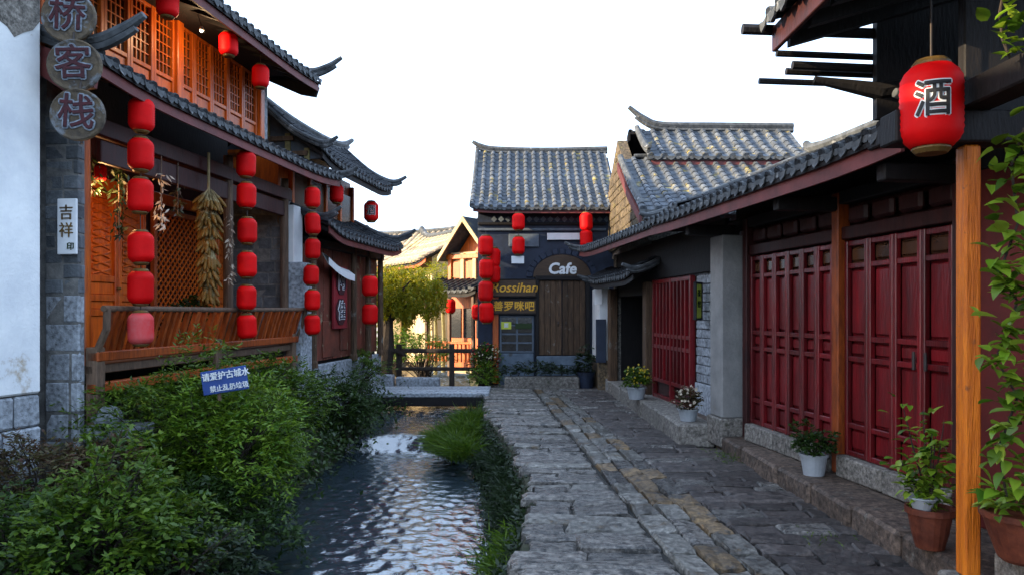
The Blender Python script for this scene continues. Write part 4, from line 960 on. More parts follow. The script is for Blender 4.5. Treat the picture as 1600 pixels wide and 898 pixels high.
def string(px, pys, x_off, where, group, hh=None, last=None):
    Y = (5.76 - x_off) / (.13 + (800 - px) / F)
    for i, py in enumerate(pys):
        p = at(px + R(-1.5, 1.5), py, Y); f = last if last and i == len(pys) - 1 else None
        nxt = (py - pys[i - 1]) * Y / F if i else .5
        lantern(p, f'{ORD[i]} lantern of the string {where}' if not f else f'faded pinkish {ORD[i]} lantern of the string {where}', group, m=f or 'red_paper', drop=max(.03, nxt - .40))
string(220, [180, 242, 306, 387, 449, 513], .36, 'nearest the round signs', 'lantern strings under the guesthouse eave', last='faded_paper')
string(385, [257, 306, 361, 414, 465, 510], .36, 'at the middle of the bench railing', 'lantern strings under the guesthouse eave')
string(487, [309, 350, 389, 430, 469, 507], .36, 'in front of the pale stone pier', 'lantern strings under the guesthouse eave')
for px, py, lb in ((262, 6, 'red lantern cut by the picture top, hanging at the upper windows'), (357, 70, 'red lantern below the upper eave, middle of three along the windows'), (407, 120, 'red lantern at the far corner post of the upper storey')):
    Y = (5.76 - .22) / (.13 + (800 - px) / F); lantern(at(px, py, Y), lb, 'lanterns along the upper eave', .95, drop=.25)
lantern(at(526, 303, 16.0), 'red lantern hanging above the lower shop roof beside the upper posts', None, 1.05, drop=.5)
for i, py in enumerate((447, 491)): lantern(at(578, py, 16.0), f"{'upper' if i == 0 else 'lower'} of two lanterns hanging past the shop posts before the willow", 'pair of lanterns at the shop corner', 1.22, drop=.3 if i == 0 else .12)
tl = lantern(at(157, 270, 9.0), 'tiny lit orange-red lantern above the carved guesthouse doors', None, .5, drop=.9)
def lamp(parent, z, watt, col, r):
    d = bpy.data.lights.new('lamp_light', 'POINT'); d.energy = watt; d.color = col; d.shadow_soft_size = r; o = bpy.data.objects.new('lamp_light', d); C.objects.link(o); o.parent = parent; o.location = (0, 0, z)
lamp(tl, -.45, 13, (1.0, .52, .20), .06)
# the written lanterns
def written_lantern(p, s, label, face, chars, csize, group=None, drop=.3, squash=1.0):
    t = thing('written_lantern', label, 'lantern', p, face, group); t.scale = (s, s, s * squash)
    sh, a, b = LM['red_paper']; link('shade', sh, t); link('top_cap', a, t); link('bottom_cap', b, t)
    MB().tube([(0, 0, .21), (0, 0, .21 + drop / s)], .005, 5).build('cord', 'iron', t, fix=False)
    for nm, m, off, rr in (('character_outline', 'white', .0085, .1435), ('character', 'black', .0022, .1485)):
        me = bold_mesh(chars, csize, m, off, .0); bm = bmesh.new(); bm.from_mesh(me)
        for k in range(-8, 9):
            bmesh.ops.bisect_plane(bm, geom=bm.verts[:] + bm.edges[:] + bm.faces[:], plane_co=(k * .012, 0, 0), plane_no=(1, 0, 0))
        for v in bm.verts:
            x, y = v.co.x, v.co.y; r2 = rr + v.co.z; v.co = Vector((r2 * math.sin(x / rr), -r2 * math.cos(x / rr), y))
        bm.to_mesh(me); bm.free(); me.polygons.foreach_set('use_smooth', [True] * len(me.polygons)); link(nm, me, t)
    return t
bigp = at(1455, 168, 4.85)
written_lantern(bigp, 1.34, 'large red lantern with outlined black character under the near porch roof', -.46, '酒', .17, drop=.5, squash=1.10)
written_lantern(at(580, 331, 18.4), 1.30, 'red lantern with pale patch and dark character at the shop roof tip', .12, '酒', .20, drop=.25)
# cafe lanterns
for i, py in enumerate((384, 420, 455, 488)): lantern(at(759 + (i % 2), py, 19.7), f"{['topmost', 'second', 'third', 'bottom'][i]} of the four-lantern string hanging left of the yellow cafe signs", 'lantern string left of the cafe', 1.42, drop=.1)
for i, py in enumerate((403, 428)): lantern(at(771, py, 20.05), f"{['upper', 'lower'][i]} lantern half hidden behind the four-lantern string by the cafe", 'half hidden lanterns by the cafe', 1.35, drop=.1)
for px, nm in ((810, 'left-hand'), (916, 'right-hand')):
    for i, py in enumerate((347, 384 if px < 900 else 373)): lantern(at(px, py, 19.75), f"{['upper', 'lower'][i]} lantern of the {nm} pair under the cafe eave", 'lantern pairs under the cafe eave', 1.22, drop=.14)
lantern(at(746, 487, 22.2), 'small red lantern hanging in the sunlit porch left of the cafe string', None, 1.2, drop=.2)
lantern(at(704, 478, 22.3), 'dim red lantern at the porch post edge beside the willow', None, 1.1, drop=.3)

# ------------------------------------------------------------------ signs and writing
def board(name, label, cat, p, w, h, m, rz=0.0, tilt=0.0, edge=None, depth=.03):
    t = thing(name, label, cat, p, rz); t.rotation_euler.y = tilt
    MB().cbox(-w / 2, w / 2, 0, depth, -h / 2, h / 2, .006).build('panel', m, t)
    if edge:
        e = MB(); k = .03
        e.cbox(-w / 2 - k, w / 2 + k, -.012, depth + .01, h / 2, h / 2 + k, .005); e.cbox(-w / 2 - k, w / 2 + k, -.012, depth + .01, -h / 2 - k, -h / 2, .005)
        e.cbox(-w / 2 - k, -w / 2, -.012, depth + .01, -h / 2, h / 2, .005); e.cbox(w / 2, w / 2 + k, -.012, depth + .01, -h / 2, h / 2, .005); e.build('frame', edge, t)
    return t
def write(t, txt, size, m, x=0, z=0, y=-.008, off=0.0, name='lettering', **kw):
    me = bold_mesh(txt, size, m, off, .004, **kw) if off else text_mesh(txt, size, m, .005, **kw)
    return link(name, me, t, (x, y, z), rot=FACE_CAM)
# three carved discs
for i, (px, py, ch, tl) in enumerate(((108, 27, '桥', .03), (117, 103, '客', -.05), (122, 180, '栈', .06))):
    lb = ['top round wooden sign with carved character, cut by the picture top', 'middle round wooden sign with carved character beside the ridge tip', 'bottom round wooden sign with carved character, brownest of three'][i]
    t = thing('round_sign', lb, 'sign', at(px, py, 7.45 - .03 * i), .12, 'carved round signs on the pier'); t.rotation_euler.y = tl; rr = .262
    M = Matrix.Rotation(math.radians(90), 4, 'X'); mb = MB(); mb.lathe([(rr * .96, -.03), (rr, -.015), (rr, .02), (rr * .95, .032), (rr * .86, .022)], 26)
    mb.v = [tuple(M @ Vector(v)) for v in mb.v]; mb.build('disc', 'disc_wood', t)
    write(t, ch, .36, 'pale_grey', y=-.035, off=.02, name='character_outline'); write(t, ch, .36, 'maroon', y=-.046, off=.004, name='character')
    MB().tube([(0, 0, rr), (0, .02, rr + .08)], .012, 5).build('hook', 'iron', t)
mb = MB(); q0, q1 = at(104, -40, 7.62), at(128, 225, 7.62)
t = thing('hanging_rod', 'dark rod behind the three round signs', 'rod', q1); mb.tube([q0 - q1, (0, 0, 0)], .014, 6); mb.tube([q0 - q1, q0 - q1 + Vector((-.35, .45, .05))], .014, 6); mb.build('rod', 'iron', t)
# white plaque on the pier
t = board('white_plaque', 'white plaque with brushed dark writing on the grey brick pier', 'sign', at(104, 354, 7.93), .225, .60, 'white', rz=-.12)
for i, (ch, z) in enumerate((('吉', .14), ('祥', -.05), ('印', -.22))): write(t, ch, .17 if i < 2 else .09, 'gold' if i < 2 else 'leaf_deep', x=.0 if i < 2 else .05, z=z)
# name signs on the shop
t = thing('name_sign', 'tall red shop board with two large white characters beyond the pale pier', 'sign', W(h2, .02, 1.75, 2.35), PH)
MB().cbox(-.03, .03, -.36, .42, -.72, .60, .01).build('panel', 'poster_red', t)
for ch, z, y in (('阿', .28, .02), ('佳', -.36, .0)):
    n = 8; mb = MB(); mb.prism([(y + .30 * math.cos(2 * math.pi * (k + .5) / n), z + .30 * math.sin(2 * math.pi * (k + .5) / n)) for k in range(n)], 0, .03, .05); mb.build('octagon', 'maroon', t)
    link('character_outline', bold_mesh(ch, .42, 'white', .022), t, (.06, y, z), rot=FACE_X); link('character', text_mesh(ch, .42, 'navy', .004), t, (.07, y, z), rot=FACE_X)
t = thing('awning', 'white sagging cloth strip above the red shop board', 'awning', W(h2, .10, .6, 2.95), PH)
mb = MB(); 
for i in range(9):
    y = i * .19; z = .22 - .28 * (i / 8) - .06 * math.sin(math.pi * i / 8); mb.v += [(.0, y, z), (.14, y, z - .10), (.14, y, z - .24), (.13, y, z - .24), (.0, y, z - .02)]
for i in range(8):
    for j in range(5): a = i * 5 + j; b = i * 5 + (j + 1) % 5; mb.f.append((a, b, b + 5, a + 5))
mb.build('cloth', 'white', t)
# blue sign in the shrubs
t = board('blue_notice', 'tilted blue notice with two lines of white writing among the shrubs', 'sign', at(350, 594, 7.75), .50, .25, 'blue_sign', rz=-.1, tilt=-.16)
write(t, '请爱护古城水', .088, 'white', x=.03, z=.055, off=.002); write(t, '禁止乱扔垃圾', .072, 'white', x=.05, z=-.075, off=.001)
MB().tube([(-.1, .05, -.1), (-.11, .06, -.20)], .02, 6).build('stake', 'grey_wood', t)
# cafe signs
CY = 20.4
t = board('yellow_letter_sign', 'brown board with yellow Latin lettering left of the cafe door', 'sign', (fx(803), CY - .16, fz(450)), 1.20, .44, 'sign_brown', edge='dark_wood'); write(t, 'Rossihan', .36, 'yellow_paint', off=.006, shear=.25)
t = board('yellow_character_sign', 'brown board with yellow characters, directly below the Latin one', 'sign', (fx(803), CY - .16, fz(479)), 1.20, .36, 'sign_brown', edge='dark_wood'); write(t, '善罗咪吧', .28, 'yellow_paint', off=.006, spacing=1.05)
t = board('menu_card', 'small pale green card in the cafe window', 'sign', (fx(791), CY - .10, fz(508)), .28, .20, 'lime_poster', depth=.012); write(t, '面', .13, 'white', off=.004)
t = board('green_notice', 'dark green strip notice in the cafe window beside the pale card', 'sign', (fx(818), CY - .10, fz(509)), .46, .15, 'leaf_deep', depth=.012)
t = board('long_white_sign', 'long white rounded sign under the cafe eave', 'sign', (fx(880), CY - .09, fz(370)), .90, .19, 'white')
t = board('hanging_white_card', 'white card hanging below the left-hand lantern pair', 'sign', at(809, 406, 19.75), .34, .20, 'white', depth=.015)
t = board('lime_poster', 'yellow-green poster in black frame on the stone wall by the grille door', 'sign', at(1092, 470, 12.05), .20, .56, 'lime_poster', rz=.9, edge='black')
write(t, '茶', .12, 'leaf_deep', z=.12); write(t, '馆', .12, 'leaf_deep', z=-.06)
t = board('white_poster', 'white paper poster on the wall stub beside the cafe', 'sign', (2.20, 18.74, fz(462) + .0), .20, .50, 'white', rz=-.3, depth=.012)
t = board('blue_board', 'tall dark blue board leaning on the wall stub below the white poster', 'sign', (2.25, 18.62, 1.25), .26, 1.1, 'navy', rz=-.2)

# ------------------------------------------------------------------ things on the guesthouse verandah
t = thing('corn_bunch', 'tall hanging bunch of yellow corn cobs on the guesthouse verandah', 'corn', at(326, 310, 10.55)); g = random.Random(4)
cob = MB().lathe([(.006, -.16), (.018, -.14), (.025, -.09), (.025, -.02), (.018, .02), (.005, .03)], 7).mesh('corn_cob', 'corn', smooth=True)
hsk = MB().lathe([(.02, .0), (.028, .02), (.016, .05), (.008, .12), (.003, .15)], 6).mesh('husk', 'husk')
for tier in range(7):
    z = -.02 - tier * .215 + g.uniform(-.03, .03); n = 26; rr = [.23, .20, .18, .14, .17, .17, .13][tier]
    for i in range(n):
        a = 2 * math.pi * i / n + tier; sp = g.uniform(.45, .95) if tier == 0 else g.uniform(.1, .75)
        o = link('corn_cob', cob, t, (rr * g.uniform(.3, .65) * math.cos(a), rr * g.uniform(.3, .65) * math.sin(a), z + g.uniform(-.07, .07)), rot=Vector((math.cos(a) * math.sin(sp), math.sin(a) * math.sin(sp), -math.cos(sp))).to_track_quat('-Z', 'Y').to_euler())
        link('husk', hsk, o)
mb = MB(); mb.tube([(0, 0, .65), (0, 0, -1.5)], .02, 6); mb.build('rope', 'husk', t)
def garland(px, py0, py1, Y, label, m='leaf_shade', n=90, w=.09):
    p = at(px, py0, Y); L = (py1 - py0) * Y / F; t = thing('hanging_garland', label, 'garland', p, group='dried garlands on the verandah'); q = np.random.default_rng(int(px))
    MB().tube([(0, 0, .35), (0, 0, -L)], .008, 5).build('cord', 'grey_wood', t)
    z = -q.random(n) * L; P = np.stack([q.normal(0, w * .3, n), q.normal(0, w * .3, n), z], 1); D = unit(np.stack([q.normal(size=n), q.normal(size=n), -np.abs(q.normal(size=n)) - .4], 1))
    tag(link('dried_leaves', leaf_faces(P, D, unit(q.normal(size=(n, 3))), np.full(n, .10), np.full(n, .03), 'dried_leaves', m), t), kind='stuff')
garland(142, 238, 300, 8.9, 'dark dried garland over the nearest carved door', n=120, w=.22)
garland(186, 250, 370, 9.1, 'long dark dried garland between the first lantern string and tiny lantern', n=150, w=.16)
garland(252, 268, 355, 9.6, 'pale speckled garland right of the first lantern string', 'petal_white', 60, .12)
garland(278, 290, 335, 10.0, 'short reddish garland before the lattice screen', 'leaf_rust', 50, .12)
garland(360, 330, 440, 10.9, 'thin pale garland behind the corn bunch', 'petal_white', 45, .07)
# bulb on the upper floor
t = thing('bare_bulb', 'small white bulb hanging from a wire under the upper eave', 'lamp', at(315, 47, 10.4)); MB().lathe([(.01, .05), (.025, .04), (.035, 0), (.02, -.03), (.004, -.04)], 12).build('globe', 'bulb', t, smooth=True); MB().tube([(0, 0, .05), (-.05, -.1, .3)], .006, 5).build('wire', 'black', t); lamp(t, -.10, 8, (1.0, .66, .34), .04)
# stone finial block below the verandah post
t = thing('stone_bracket', 'pale moulded stone block with rounded boss jutting from the bank below the verandah', 'stone block', W(h1, .1, .35, 0))
MB().cbox(-.15, .42, -.25, .25, .56, .72, .02, jit=.01).build('slab', 'granite', t); MB().lathe([(.06, .70), (.15, .74), (.17, .82), (.12, .91), (.04, .94)], 14, (.02, -.05, 0)).build('boss', 'granite', t, smooth=True)
MB().cbox(-.15, .30, -.2, .25, -.3, .555, .03, jit=.01).build('pillar_stone', 'granite', t)
MB().cbox(-.15, .2, -.2, .25, .725, .74, .004).build('bed', 'granite', t)

# ------------------------------------------------------------------ footbridge, timber railing, willow
br = thing('footbridge', 'low stone slab footbridge over the stream', 'bridge', (-2.1, 18.2, 0)); g = random.Random(3)
for i in range(4): MB().cbox(-1.75, 1.55, -.7 + i * .40, -.7 + i * .40 + .39, -.045, .06 + g.uniform(-.008, .008), .02, jit=.006).build('deck_slab', 'granite', br)
for y in (-.62, .8): MB().cbox(-1.7, 1.5, y - .08, y + .08, -.26, -.05, .02).build('bearer', 'dark_wood', br)
MB().cbox(-2.0, -1.0, .95, 1.35, -.05, .34, .03, jit=.02).build('abutment_stone', 'granite', br)
MB().cbox(-.95, .2, 1.0, 1.35, -.05, .26, .03, jit=.02).build('abutment_stone', 'granite', br)
rl = thing('timber_railing', 'weathered timber railing of two heavy rails beyond the footbridge', 'railing', (-1.8, 20.2, 0))
for z, r, x1 in ((.92, .055, 1.05), (.42, .05, 1.25)): MB().cbox(-1.35, x1, -.07, .07, z - r, z + r, .02, jit=.008).build('rail', 'bark', rl)
for x in (-1.30, .15, .95): MB().cbox(x - .07, x + .07, -.07, .07, -.1, 1.1, .02, jit=.006).build('post', 'bark', rl)
MB().tube([(.95, -.1, 1.0), (1.25, -.3, .35)], .045, 7).build('brace', 'bark', rl)
ta = (-3.45, 20.0, 0.0)
tr = thing('willow_tree', 'yellow-green willow with dark trunk at the far end of the footbridge', 'tree', ta)
mb = MB(); mb.tube([(0, 0, -.1), (-.03, 0, .45), (.02, 0, .95), (.05, .1, 1.5), (.02, .3, 2.1), (.2, .5, 2.7)], [.27, .22, .23, .16, .14, .08], 10)
mb.tube([(.02, 0, .95), (.3, .05, .92), (.55, .15, .78)], [.10, .07, .03], 7)
for q in ((.9, .5, 2.9), (-.4, .8, 3.0), (1.4, .9, 2.7), (.4, 1.2, 3.2), (.7, -.2, 2.8)): mb.tube([(.05, .2, 1.7), Vector((.05, .2, 1.7)).lerp(Vector(q), .5) + Vector((0, 0, .2)), q], [.09, .05, .015], 6)
mb.build('trunk', 'bark', tr, smooth=False)
q = np.random.default_rng(8); n = 900
u = unit(q.normal(size=(n, 3))); tips = np.array([.25, .6, 2.62]) + u * np.array([1.25, 1.0, .80]) * (.35 + .65 * q.random((n, 1)) ** .5) * (1 + .15 * np.sin(u @ q.uniform(-4, 4, (3, 1)) + 1))
per = 26; tt = np.tile(np.linspace(0, 1, per), (n, 1)); ln = q.uniform(.25, .6, n)
P = tips[:, None, :] + np.stack([q.normal(0, .10, (n, 1)) * tt, q.normal(0, .10, (n, 1)) * tt, -ln[:, None] * tt], -1); P = P.reshape(-1, 3)
D = unit(np.stack([q.normal(0, .6, n * per), q.normal(0, .6, n * per), -np.abs(q.normal(.5, .4, n * per))], 1))
keep = P[:, 2] > 1.72 + .25 * np.sin(P[:, 0] * 9)
link('crown', leaf_faces(P[keep], D[keep], unit(q.normal(size=(n * per, 3)) + [0, 0, .6])[keep], q.uniform(.07, .13, n * per)[keep], q.uniform(.025, .04, n * per)[keep], 'crown', 'leaf_gold'), tr)
for i, (x, y) in enumerate(((-2.55, 24.5), (-2.38, 25.4), (-2.95, 26.0))):
    t = thing('slender_tree', ['left-hand', 'right-hand', 'farthest'][i] + ' of three pale slender trunks behind the timber railing', 'tree', (x, y, 0), group='slender trunks beyond the railing')
    MB().tube([(0, 0, -.1), (.02, 0, 1.2), (-.03, 0, 2.4), (.05, 0, 3.4)], [.07, .06, .05, .02], 7).build('trunk', 'pale_bark', t)
    P, D, N, Ls, Ws, tip, ax = spray_leaves((.05, 0, 3.0), (.7, .7, .7), 90, 10, .13, .04, .35, seed=60 + i, low=-.9); link('crown', leaf_faces(P, D, N, Ls, Ws, 'crown', 'leaf_gold'), t)

# ------------------------------------------------------------------ shrubs and grass along the water
SG = 'shrubs on the far bank'
shrub('feathery_shrub', 'feathery green shrub in front of the railing, left of the blue notice', (-4.0, 8.6, -.1), at(262, 690, 8.5), (.95, .8, .92), 900, 14, .085, .024, 'leaf_mid', 1, .34, SG)
shrub('feathery_shrub', 'largest bright feathery shrub below the blue notice, hanging to the water', (-3.3, 8.3, -.2), at(375, 705, 8.3), (.78, .8, .85), 900, 14, .085, .024, 'leaf_bright', 2, .34, SG)
shrub('feathery_shrub', 'green shrub rising right of the blue notice before the stone pier', (-3.7, 10.6, -.1), at(428, 640, 10.5), (.68, .75, .75), 560, 14, .085, .026, 'leaf_mid', 3, .34, SG)
shrub('dense_shrub', 'dark dense shrub between pale pier and footbridge', (-3.5, 13.9, -.2), at(535, 640, 13.7), (.62, .8, .72), 560, 13, .09, .03, 'leaf_deep', 4, .34, SG)
shrub('dense_shrub', 'small green shrub below the shop posts at the bridge end', (-3.7, 17.0, -.1), at(548, 575, 16.8), (.75, .7, .45), 260, 12, .09, .03, 'leaf_mid', 5, .3, SG)
shrub('leafy_shrub', 'bright leafy shrub filling the lower corner of the picture', (-3.5, 6.2, -.2), at(170, 835, 6.1), (.85, .7, .62), 720, 12, .075, .034, 'leaf_mid', 6, .28, SG)
shrub('leafy_shrub', 'dark low shrub at the bottom corner under the leafy one', (-4.0, 5.9, -.3), at(20, 880, 5.9), (.75, .6, .55), 300, 12, .075, .032, 'leaf_deep', 7, .28, SG)
shrub('rusty_shrub', 'reddish-brown shrub against the granite base of the white house', (-4.4, 7.0, -.2), at(55, 752, 6.9), (.62, .45, .40), 330, 12, .07, .022, 'leaf_rust', 8, .26, SG)
shrub('rusty_shrub', 'small mottled rust and green shrub in front of the stone pier', (-4.1, 7.4, -.2), at(160, 735, 7.3), (.42, .4, .34), 200, 12, .07, .022, 'leaf_rust', 9, .24, SG)
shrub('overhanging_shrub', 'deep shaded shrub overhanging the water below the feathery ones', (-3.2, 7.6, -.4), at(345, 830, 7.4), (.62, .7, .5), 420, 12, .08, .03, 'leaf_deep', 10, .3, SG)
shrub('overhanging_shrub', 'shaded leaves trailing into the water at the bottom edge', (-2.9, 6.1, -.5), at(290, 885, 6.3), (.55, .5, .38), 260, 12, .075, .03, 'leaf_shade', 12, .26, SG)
def tuft(name, label, pts, n, h, m, seed, w=.012, lean=.5, group='grass tufts along the street edge'):
    q = np.random.default_rng(seed); base = Vector(pts[0]); t = thing(name, label, 'grass', base, group=group)
    c = np.array([list(Vector(p) - base) for p in pts]); k = q.integers(0, len(c), n)
    B = c[k] + q.normal(0, 1, (n, 3)) * [.12, .16, .03]; d = unit(np.stack([q.normal(-.25, lean, n), q.normal(-.2, lean, n), np.full(n, 1.0)], 1)); L = h * q.uniform(.5, 1.2, n)
    P = np.concatenate([B, B + d * (L * .5)[:, None]]); d2 = unit(d + np.stack([d[:, 0] * .9, d[:, 1] * .9, -.5 * np.ones(n)], 1)); D = np.concatenate([d, d2])
    tag(link('blades', leaf_faces(P, D, unit(q.normal(size=(2 * n, 3)) * [1, 1, .2]), np.concatenate([L * .62, L * .6]), np.full(2 * n, w), 'blades', m), t), kind='stuff')
tuft('grass_tuft', 'tall bright grass clump by the bank just this side of the footbridge', [(-.85, 13.6, -.35), (-1.05, 12.6, -.45), (-.8, 12.0, -.4), (-.75, 14.6, -.3), (-1.15, 13.4, -.45)], 4200, .46, 'leaf_mid', 31, .011)
tuft('grass_tuft', 'smaller green clump low on the bank near the bottom slabs', [(.02, 6.75, -.35), (-.1, 7.0, -.45), (.05, 7.25, -.3), (0.0, 6.4, -.4)], 900, .24, 'leaf_mid', 32, .012)
tuft('grass_tuft', 'dark ragged grass fringe halfway along the street edge', [(.02, 8.2, -.3), (.05, 9.0, -.3), (-.05, 9.9, -.3), (-.15, 10.8, -.3), (-.3, 11.5, -.35)], 2200, .24, 'leaf_shade', 33, .014)
tuft('grass_tuft', 'small green weed at the foot of the step below the white pier', [(3.0, 10.2, 0.0), (2.95, 9.9, 0)], 60, .10, 'leaf_mid', 34)
tuft('grass_tuft', 'tiny weed in a paving joint by the orange post', [(2.75, 6.4, 0.0)], 30, .06, 'leaf_mid', 35)
q = np.random.default_rng(40); n = 14000; yy = q.uniform(4.5, 17.5, n); tt = q.random(n) ** 1.0
ex = np.interp(yy, [a for a, _ in EDGE], [b for _, b in EDGE]); P = np.stack([ex - .5 + .46 * tt + q.normal(0, .04, n), yy, -.68 + .56 * tt + q.normal(0, .05, n)], 1)
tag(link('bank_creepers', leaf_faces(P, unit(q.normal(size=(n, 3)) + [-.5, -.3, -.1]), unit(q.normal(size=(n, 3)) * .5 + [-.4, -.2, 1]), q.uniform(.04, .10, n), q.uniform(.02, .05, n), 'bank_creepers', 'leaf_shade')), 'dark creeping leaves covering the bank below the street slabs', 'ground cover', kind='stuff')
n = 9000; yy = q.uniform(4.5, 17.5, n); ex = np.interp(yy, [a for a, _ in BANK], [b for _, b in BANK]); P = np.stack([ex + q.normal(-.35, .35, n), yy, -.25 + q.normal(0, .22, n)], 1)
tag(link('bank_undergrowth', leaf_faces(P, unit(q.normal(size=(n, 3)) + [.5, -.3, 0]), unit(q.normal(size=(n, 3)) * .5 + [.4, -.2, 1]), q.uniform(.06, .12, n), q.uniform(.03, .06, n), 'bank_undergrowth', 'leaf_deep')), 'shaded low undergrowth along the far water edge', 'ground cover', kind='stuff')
# greenery beyond the railing and hanging flowers by the cafe corner
shrub('trailing_shrub', 'light green bush behind the timber railing', (-2.6, 21.6, 0), (-2.6, 21.6, .75), (1.0, .5, .55), 220, 10, .11, .035, 'leaf_bright', 14, .3, 'greenery beyond the railing')
shrub('trailing_shrub', 'bright green bush before the white garden wall', (-4.1, 26.0, 0), (-4.1, 26.0, .8), (1.0, .5, .6), 200, 10, .13, .045, 'leaf_bright', 15, .35, 'greenery beyond the railing')
shrub('trailing_shrub', 'low grassy bush below the railing at the cafe corner', (-.75, 19.7, 0), (-.75, 19.7, .25), (.40, .35, .35), 140, 10, .10, .03, 'leaf_bright', 16, .22, 'greenery beyond the railing')
fl = shrub('flower_bush', 'flowering bush with red and white dots left of the cafe plinth', (-.72, 20.1, 0), (-.72, 20.1, .72), (.38, .3, .38), 110, 10, .09, .035, 'leaf_mid', 17, .2)
for m, k in (('petal_red', 1), ('petal_white', 2)):
    q = np.random.default_rng(50 + k); n = 70; u = unit(q.normal(size=(n, 3))); P = np.array([0, 0, .72]) + u * [.40, .32, .40]
    tag(link('flowers', leaf_faces(P, unit(q.normal(size=(n, 3))), u, np.full(n, .06), np.full(n, .05), 'flowers', m), fl), kind='stuff')

# ------------------------------------------------------------------ pots and climbing plants
def pot(p, label, r, h, m, leaf, n, per, rad, lh, seed, L=.06, Wd=.03, group=None, petals=None, flare=.75):
    t = thing('potted_plant', label, 'potted plant', p, group=group)
    MB().lathe([(r * flare, 0), (r * .97, h * .86), (r * 1.06, h * .87), (r * 1.08, h), (r * .95, h), (r * .92, h * .88)], 20).build('pot', m, t, smooth=False)
    MB().lathe([(.001, h * .9), (r * .93, h * .9)], 16, cap=False).build('soil', 'soil', t)
    P, D, N, Ls, Ws, tip, ax = spray_leaves((0, 0, h + lh), rad, n, per, L, Wd, .12, seed=seed, low=-.6, inner=.3)
    link('foliage', leaf_faces(P, D, N, Ls, Ws, 'foliage', leaf), t)
    s = MB()
    for i in range(0, len(tip), max(1, len(tip) // 14)): s.tube([(0, 0, h * .85), tip[i]], [.006, .003], 4)
    s.build('stem', 'bark', t, fix=False)
    if petals:
        q = np.random.default_rng(seed); k = 60; u = unit(q.normal(size=(k, 3)) + [0, -.3, .6]); Pp = np.array([0, 0, h + lh]) + u * rad * 1.02
        tag(link('flowers', leaf_faces(Pp, unit(q.normal(size=(k, 3))), u, np.full(k, .055), np.full(k, .045), 'flowers', petals), t), kind='stuff')
    return t
PG = 'white flower pots along the house fronts'
pot((3.33, 8.12, .195), 'white pot with dark green plant on the step by the red doors', .145, .24, 'white_pot', 'leaf_deep', 90, 12, (.22, .22, .20), .14, 21, group=PG)
pot((2.74, 11.45, .30), 'white pot with a red and pale flower at the near end of the platform', .155, .19, 'white_pot', 'leaf_rust', 70, 10, (.20, .2, .19), .14, 22, group=PG, petals='petal_white')
pot((2.42, 14.3, .30), 'white pot of yellow flowers on the platform by the dark doorway', .19, .24, 'white_pot', 'leaf_mid', 80, 10, (.26, .26, .24), .16, 23, L=.08, Wd=.04, group=PG, petals='petal_yellow')
pot((1.93, 19.2, 0.0), 'dark blue pot with upright plant at the cafe corner', .22, .42, 'navy', 'leaf_shade', 80, 10, (.24, .24, .40), .3, 24, L=.10, Wd=.04)
pot(W(h1, -.5, 3.05, 1.40), 'dark leafy pot plant on the verandah behind the railing', .14, .4, 'terracotta', 'leaf_deep', 80, 10, (.26, .26, .24), .2, 25, L=.09, Wd=.035)

LEAF = []
for k in range(3):                                           # big heart-shaped leaves, cupped and folded on the midrib
    w = [.52, .60, .46][k]; mb = MB(); rows = [(0, 0), (.12, .75), (.35, 1.0), (.6, .8), (.82, .4), (1, 0)]
    for t_, a in rows: mb.v += [(-w * .5 * a, t_, .10 * a - .25 * t_ * t_), (0, t_, -.25 * t_ * t_ + .0), (w * .5 * a, t_, .10 * a - .25 * t_ * t_)]
    for i in range(5): o = i * 3; mb.f += [(o, o + 1, o + 4, o + 3), (o + 1, o + 2, o + 5, o + 4)]
    LEAF.append([mb.mesh('leaf', m, smooth=True, fix=False) for m in ('leaf_vine', 'leaf_bright', 'leaf_mid')])
def add_leaf(t, p, size, g, d=None, kind=None):
    o = link('leaf', LEAF[g.randrange(3)][kind if kind is not None else g.choice([0, 0, 1, 2])], t, p)
    d = d or Vector((g.uniform(-1, 1), g.uniform(-1, .2), g.uniform(-.7, .5)))
    o.rotation_euler = (g.uniform(-.7, .9), g.uniform(-.5, .5), math.atan2(-d.x, d.y)); o.scale = (size,) * 3
def vine(label, base, path, n, size, seed, spread=.10, group=None):
    t = thing('climbing_vine', label, 'vine', base, group=group); g = random.Random(seed); b = Vector(base); pts = [Vector(p) - b for p in path]
    MB().tube(pts, .008, 5).build('stem', 'bark', t)
    for i in range(n):
        s_ = (i + g.random()) / n * (len(pts) - 1); k = min(int(s_), len(pts) - 2); p = pts[k].lerp(pts[k + 1], s_ - k)
        add_leaf(t, p + Vector((g.gauss(0, spread), g.gauss(-.02, spread * .5), g.gauss(0, spread * .6))), size * g.uniform(.7, 1.25), g)
    return t
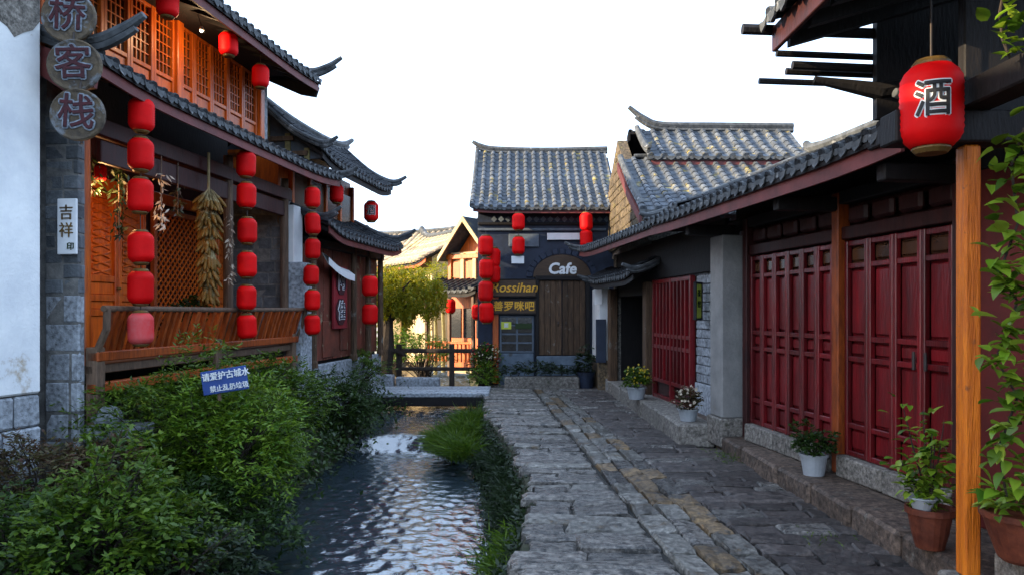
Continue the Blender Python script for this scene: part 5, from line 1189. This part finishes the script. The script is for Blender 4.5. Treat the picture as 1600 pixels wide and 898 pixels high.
vine('bright green vine climbing from the terracotta bowl past the orange post', (3.42, 4.5, .62), [at(1575, 790, 4.5), at(1560, 700, 4.5), at(1590, 620, 4.5), at(1556, 560, 4.52), at(1590, 470, 4.5), at(1560, 430, 4.5), at(1590, 350, 4.5), at(1580, 260, 4.5), at(1600, 200, 4.5)], 300, .125, 3, .085)
vine('leafy sprig hanging into the top corner above the lantern', at(1572, -20, 4.3), [at(1572, -30, 4.3), at(1562, 20, 4.3), at(1566, 60, 4.3), at(1578, 92, 4.3)], 34, .11, 4, .04)
# big terracotta bowl at the picture edge
t = thing('terracotta_bowl', 'large terracotta bowl with a low green plant in front of the orange post', 'potted plant', (3.16 + .06, 4.62, .435)); g = random.Random(8)
MB().lathe([(.13, 0), (.15, .02), (.20, .16), (.232, .27), (.25, .275), (.252, .31), (.235, .312), (.22, .28)], 24).build('bowl', 'terracotta', t)
MB().lathe([(.001, .27), (.225, .272)], 16, cap=False).build('soil', 'soil', t)
for i in range(80): a = g.uniform(0, 6.28); rr = .22 * math.sqrt(g.random()); add_leaf(t, (rr * math.cos(a), rr * math.sin(a), .30 + g.uniform(0, .13)), g.uniform(.08, .13), g, Vector((math.cos(a), math.sin(a), .4)))
MB().lathe([(.005, -.02), (.03, 0), (.028, .02), (.005, .03)], 8, (.18, -.05, .47)).build('flower', 'petal_red', t)
# plant behind the post
t = thing('terracotta_pot', 'terracotta pot with tall yellow-green plant half behind the orange post', 'potted plant', (3.19, 5.62, .20)); g = random.Random(18)
MB().lathe([(.10, 0), (.13, .12), (.155, .26), (.175, .265), (.175, .31), (.155, .31), (.15, .27)], 20).build('pot', 'terracotta', t)
MB().lathe([(.05, .27), (.10, .38), (.11, .385), (.10, .39)], 16, (-.07, -.02, 0)).build('inner_pot', 'white_pot', t)
st = MB()
for i in range(8):
    a = g.uniform(0, 6.28); tip = Vector((.16 * math.cos(a) - .06, .12 * math.sin(a), g.uniform(.6, 1.25))); st.tube([(0, 0, .3), tip * .6 + Vector((.0, 0, .1)), tip], [.008, .006, .003], 5)
    for k in range(36): add_leaf(t, Vector((0, 0, .3)).lerp(tip, g.uniform(.05, 1)) + Vector((g.gauss(0, .07), g.gauss(0, .05), g.gauss(0, .03))), g.uniform(.07, .115), g)
st.build('stem', 'bark', t, fix=False)
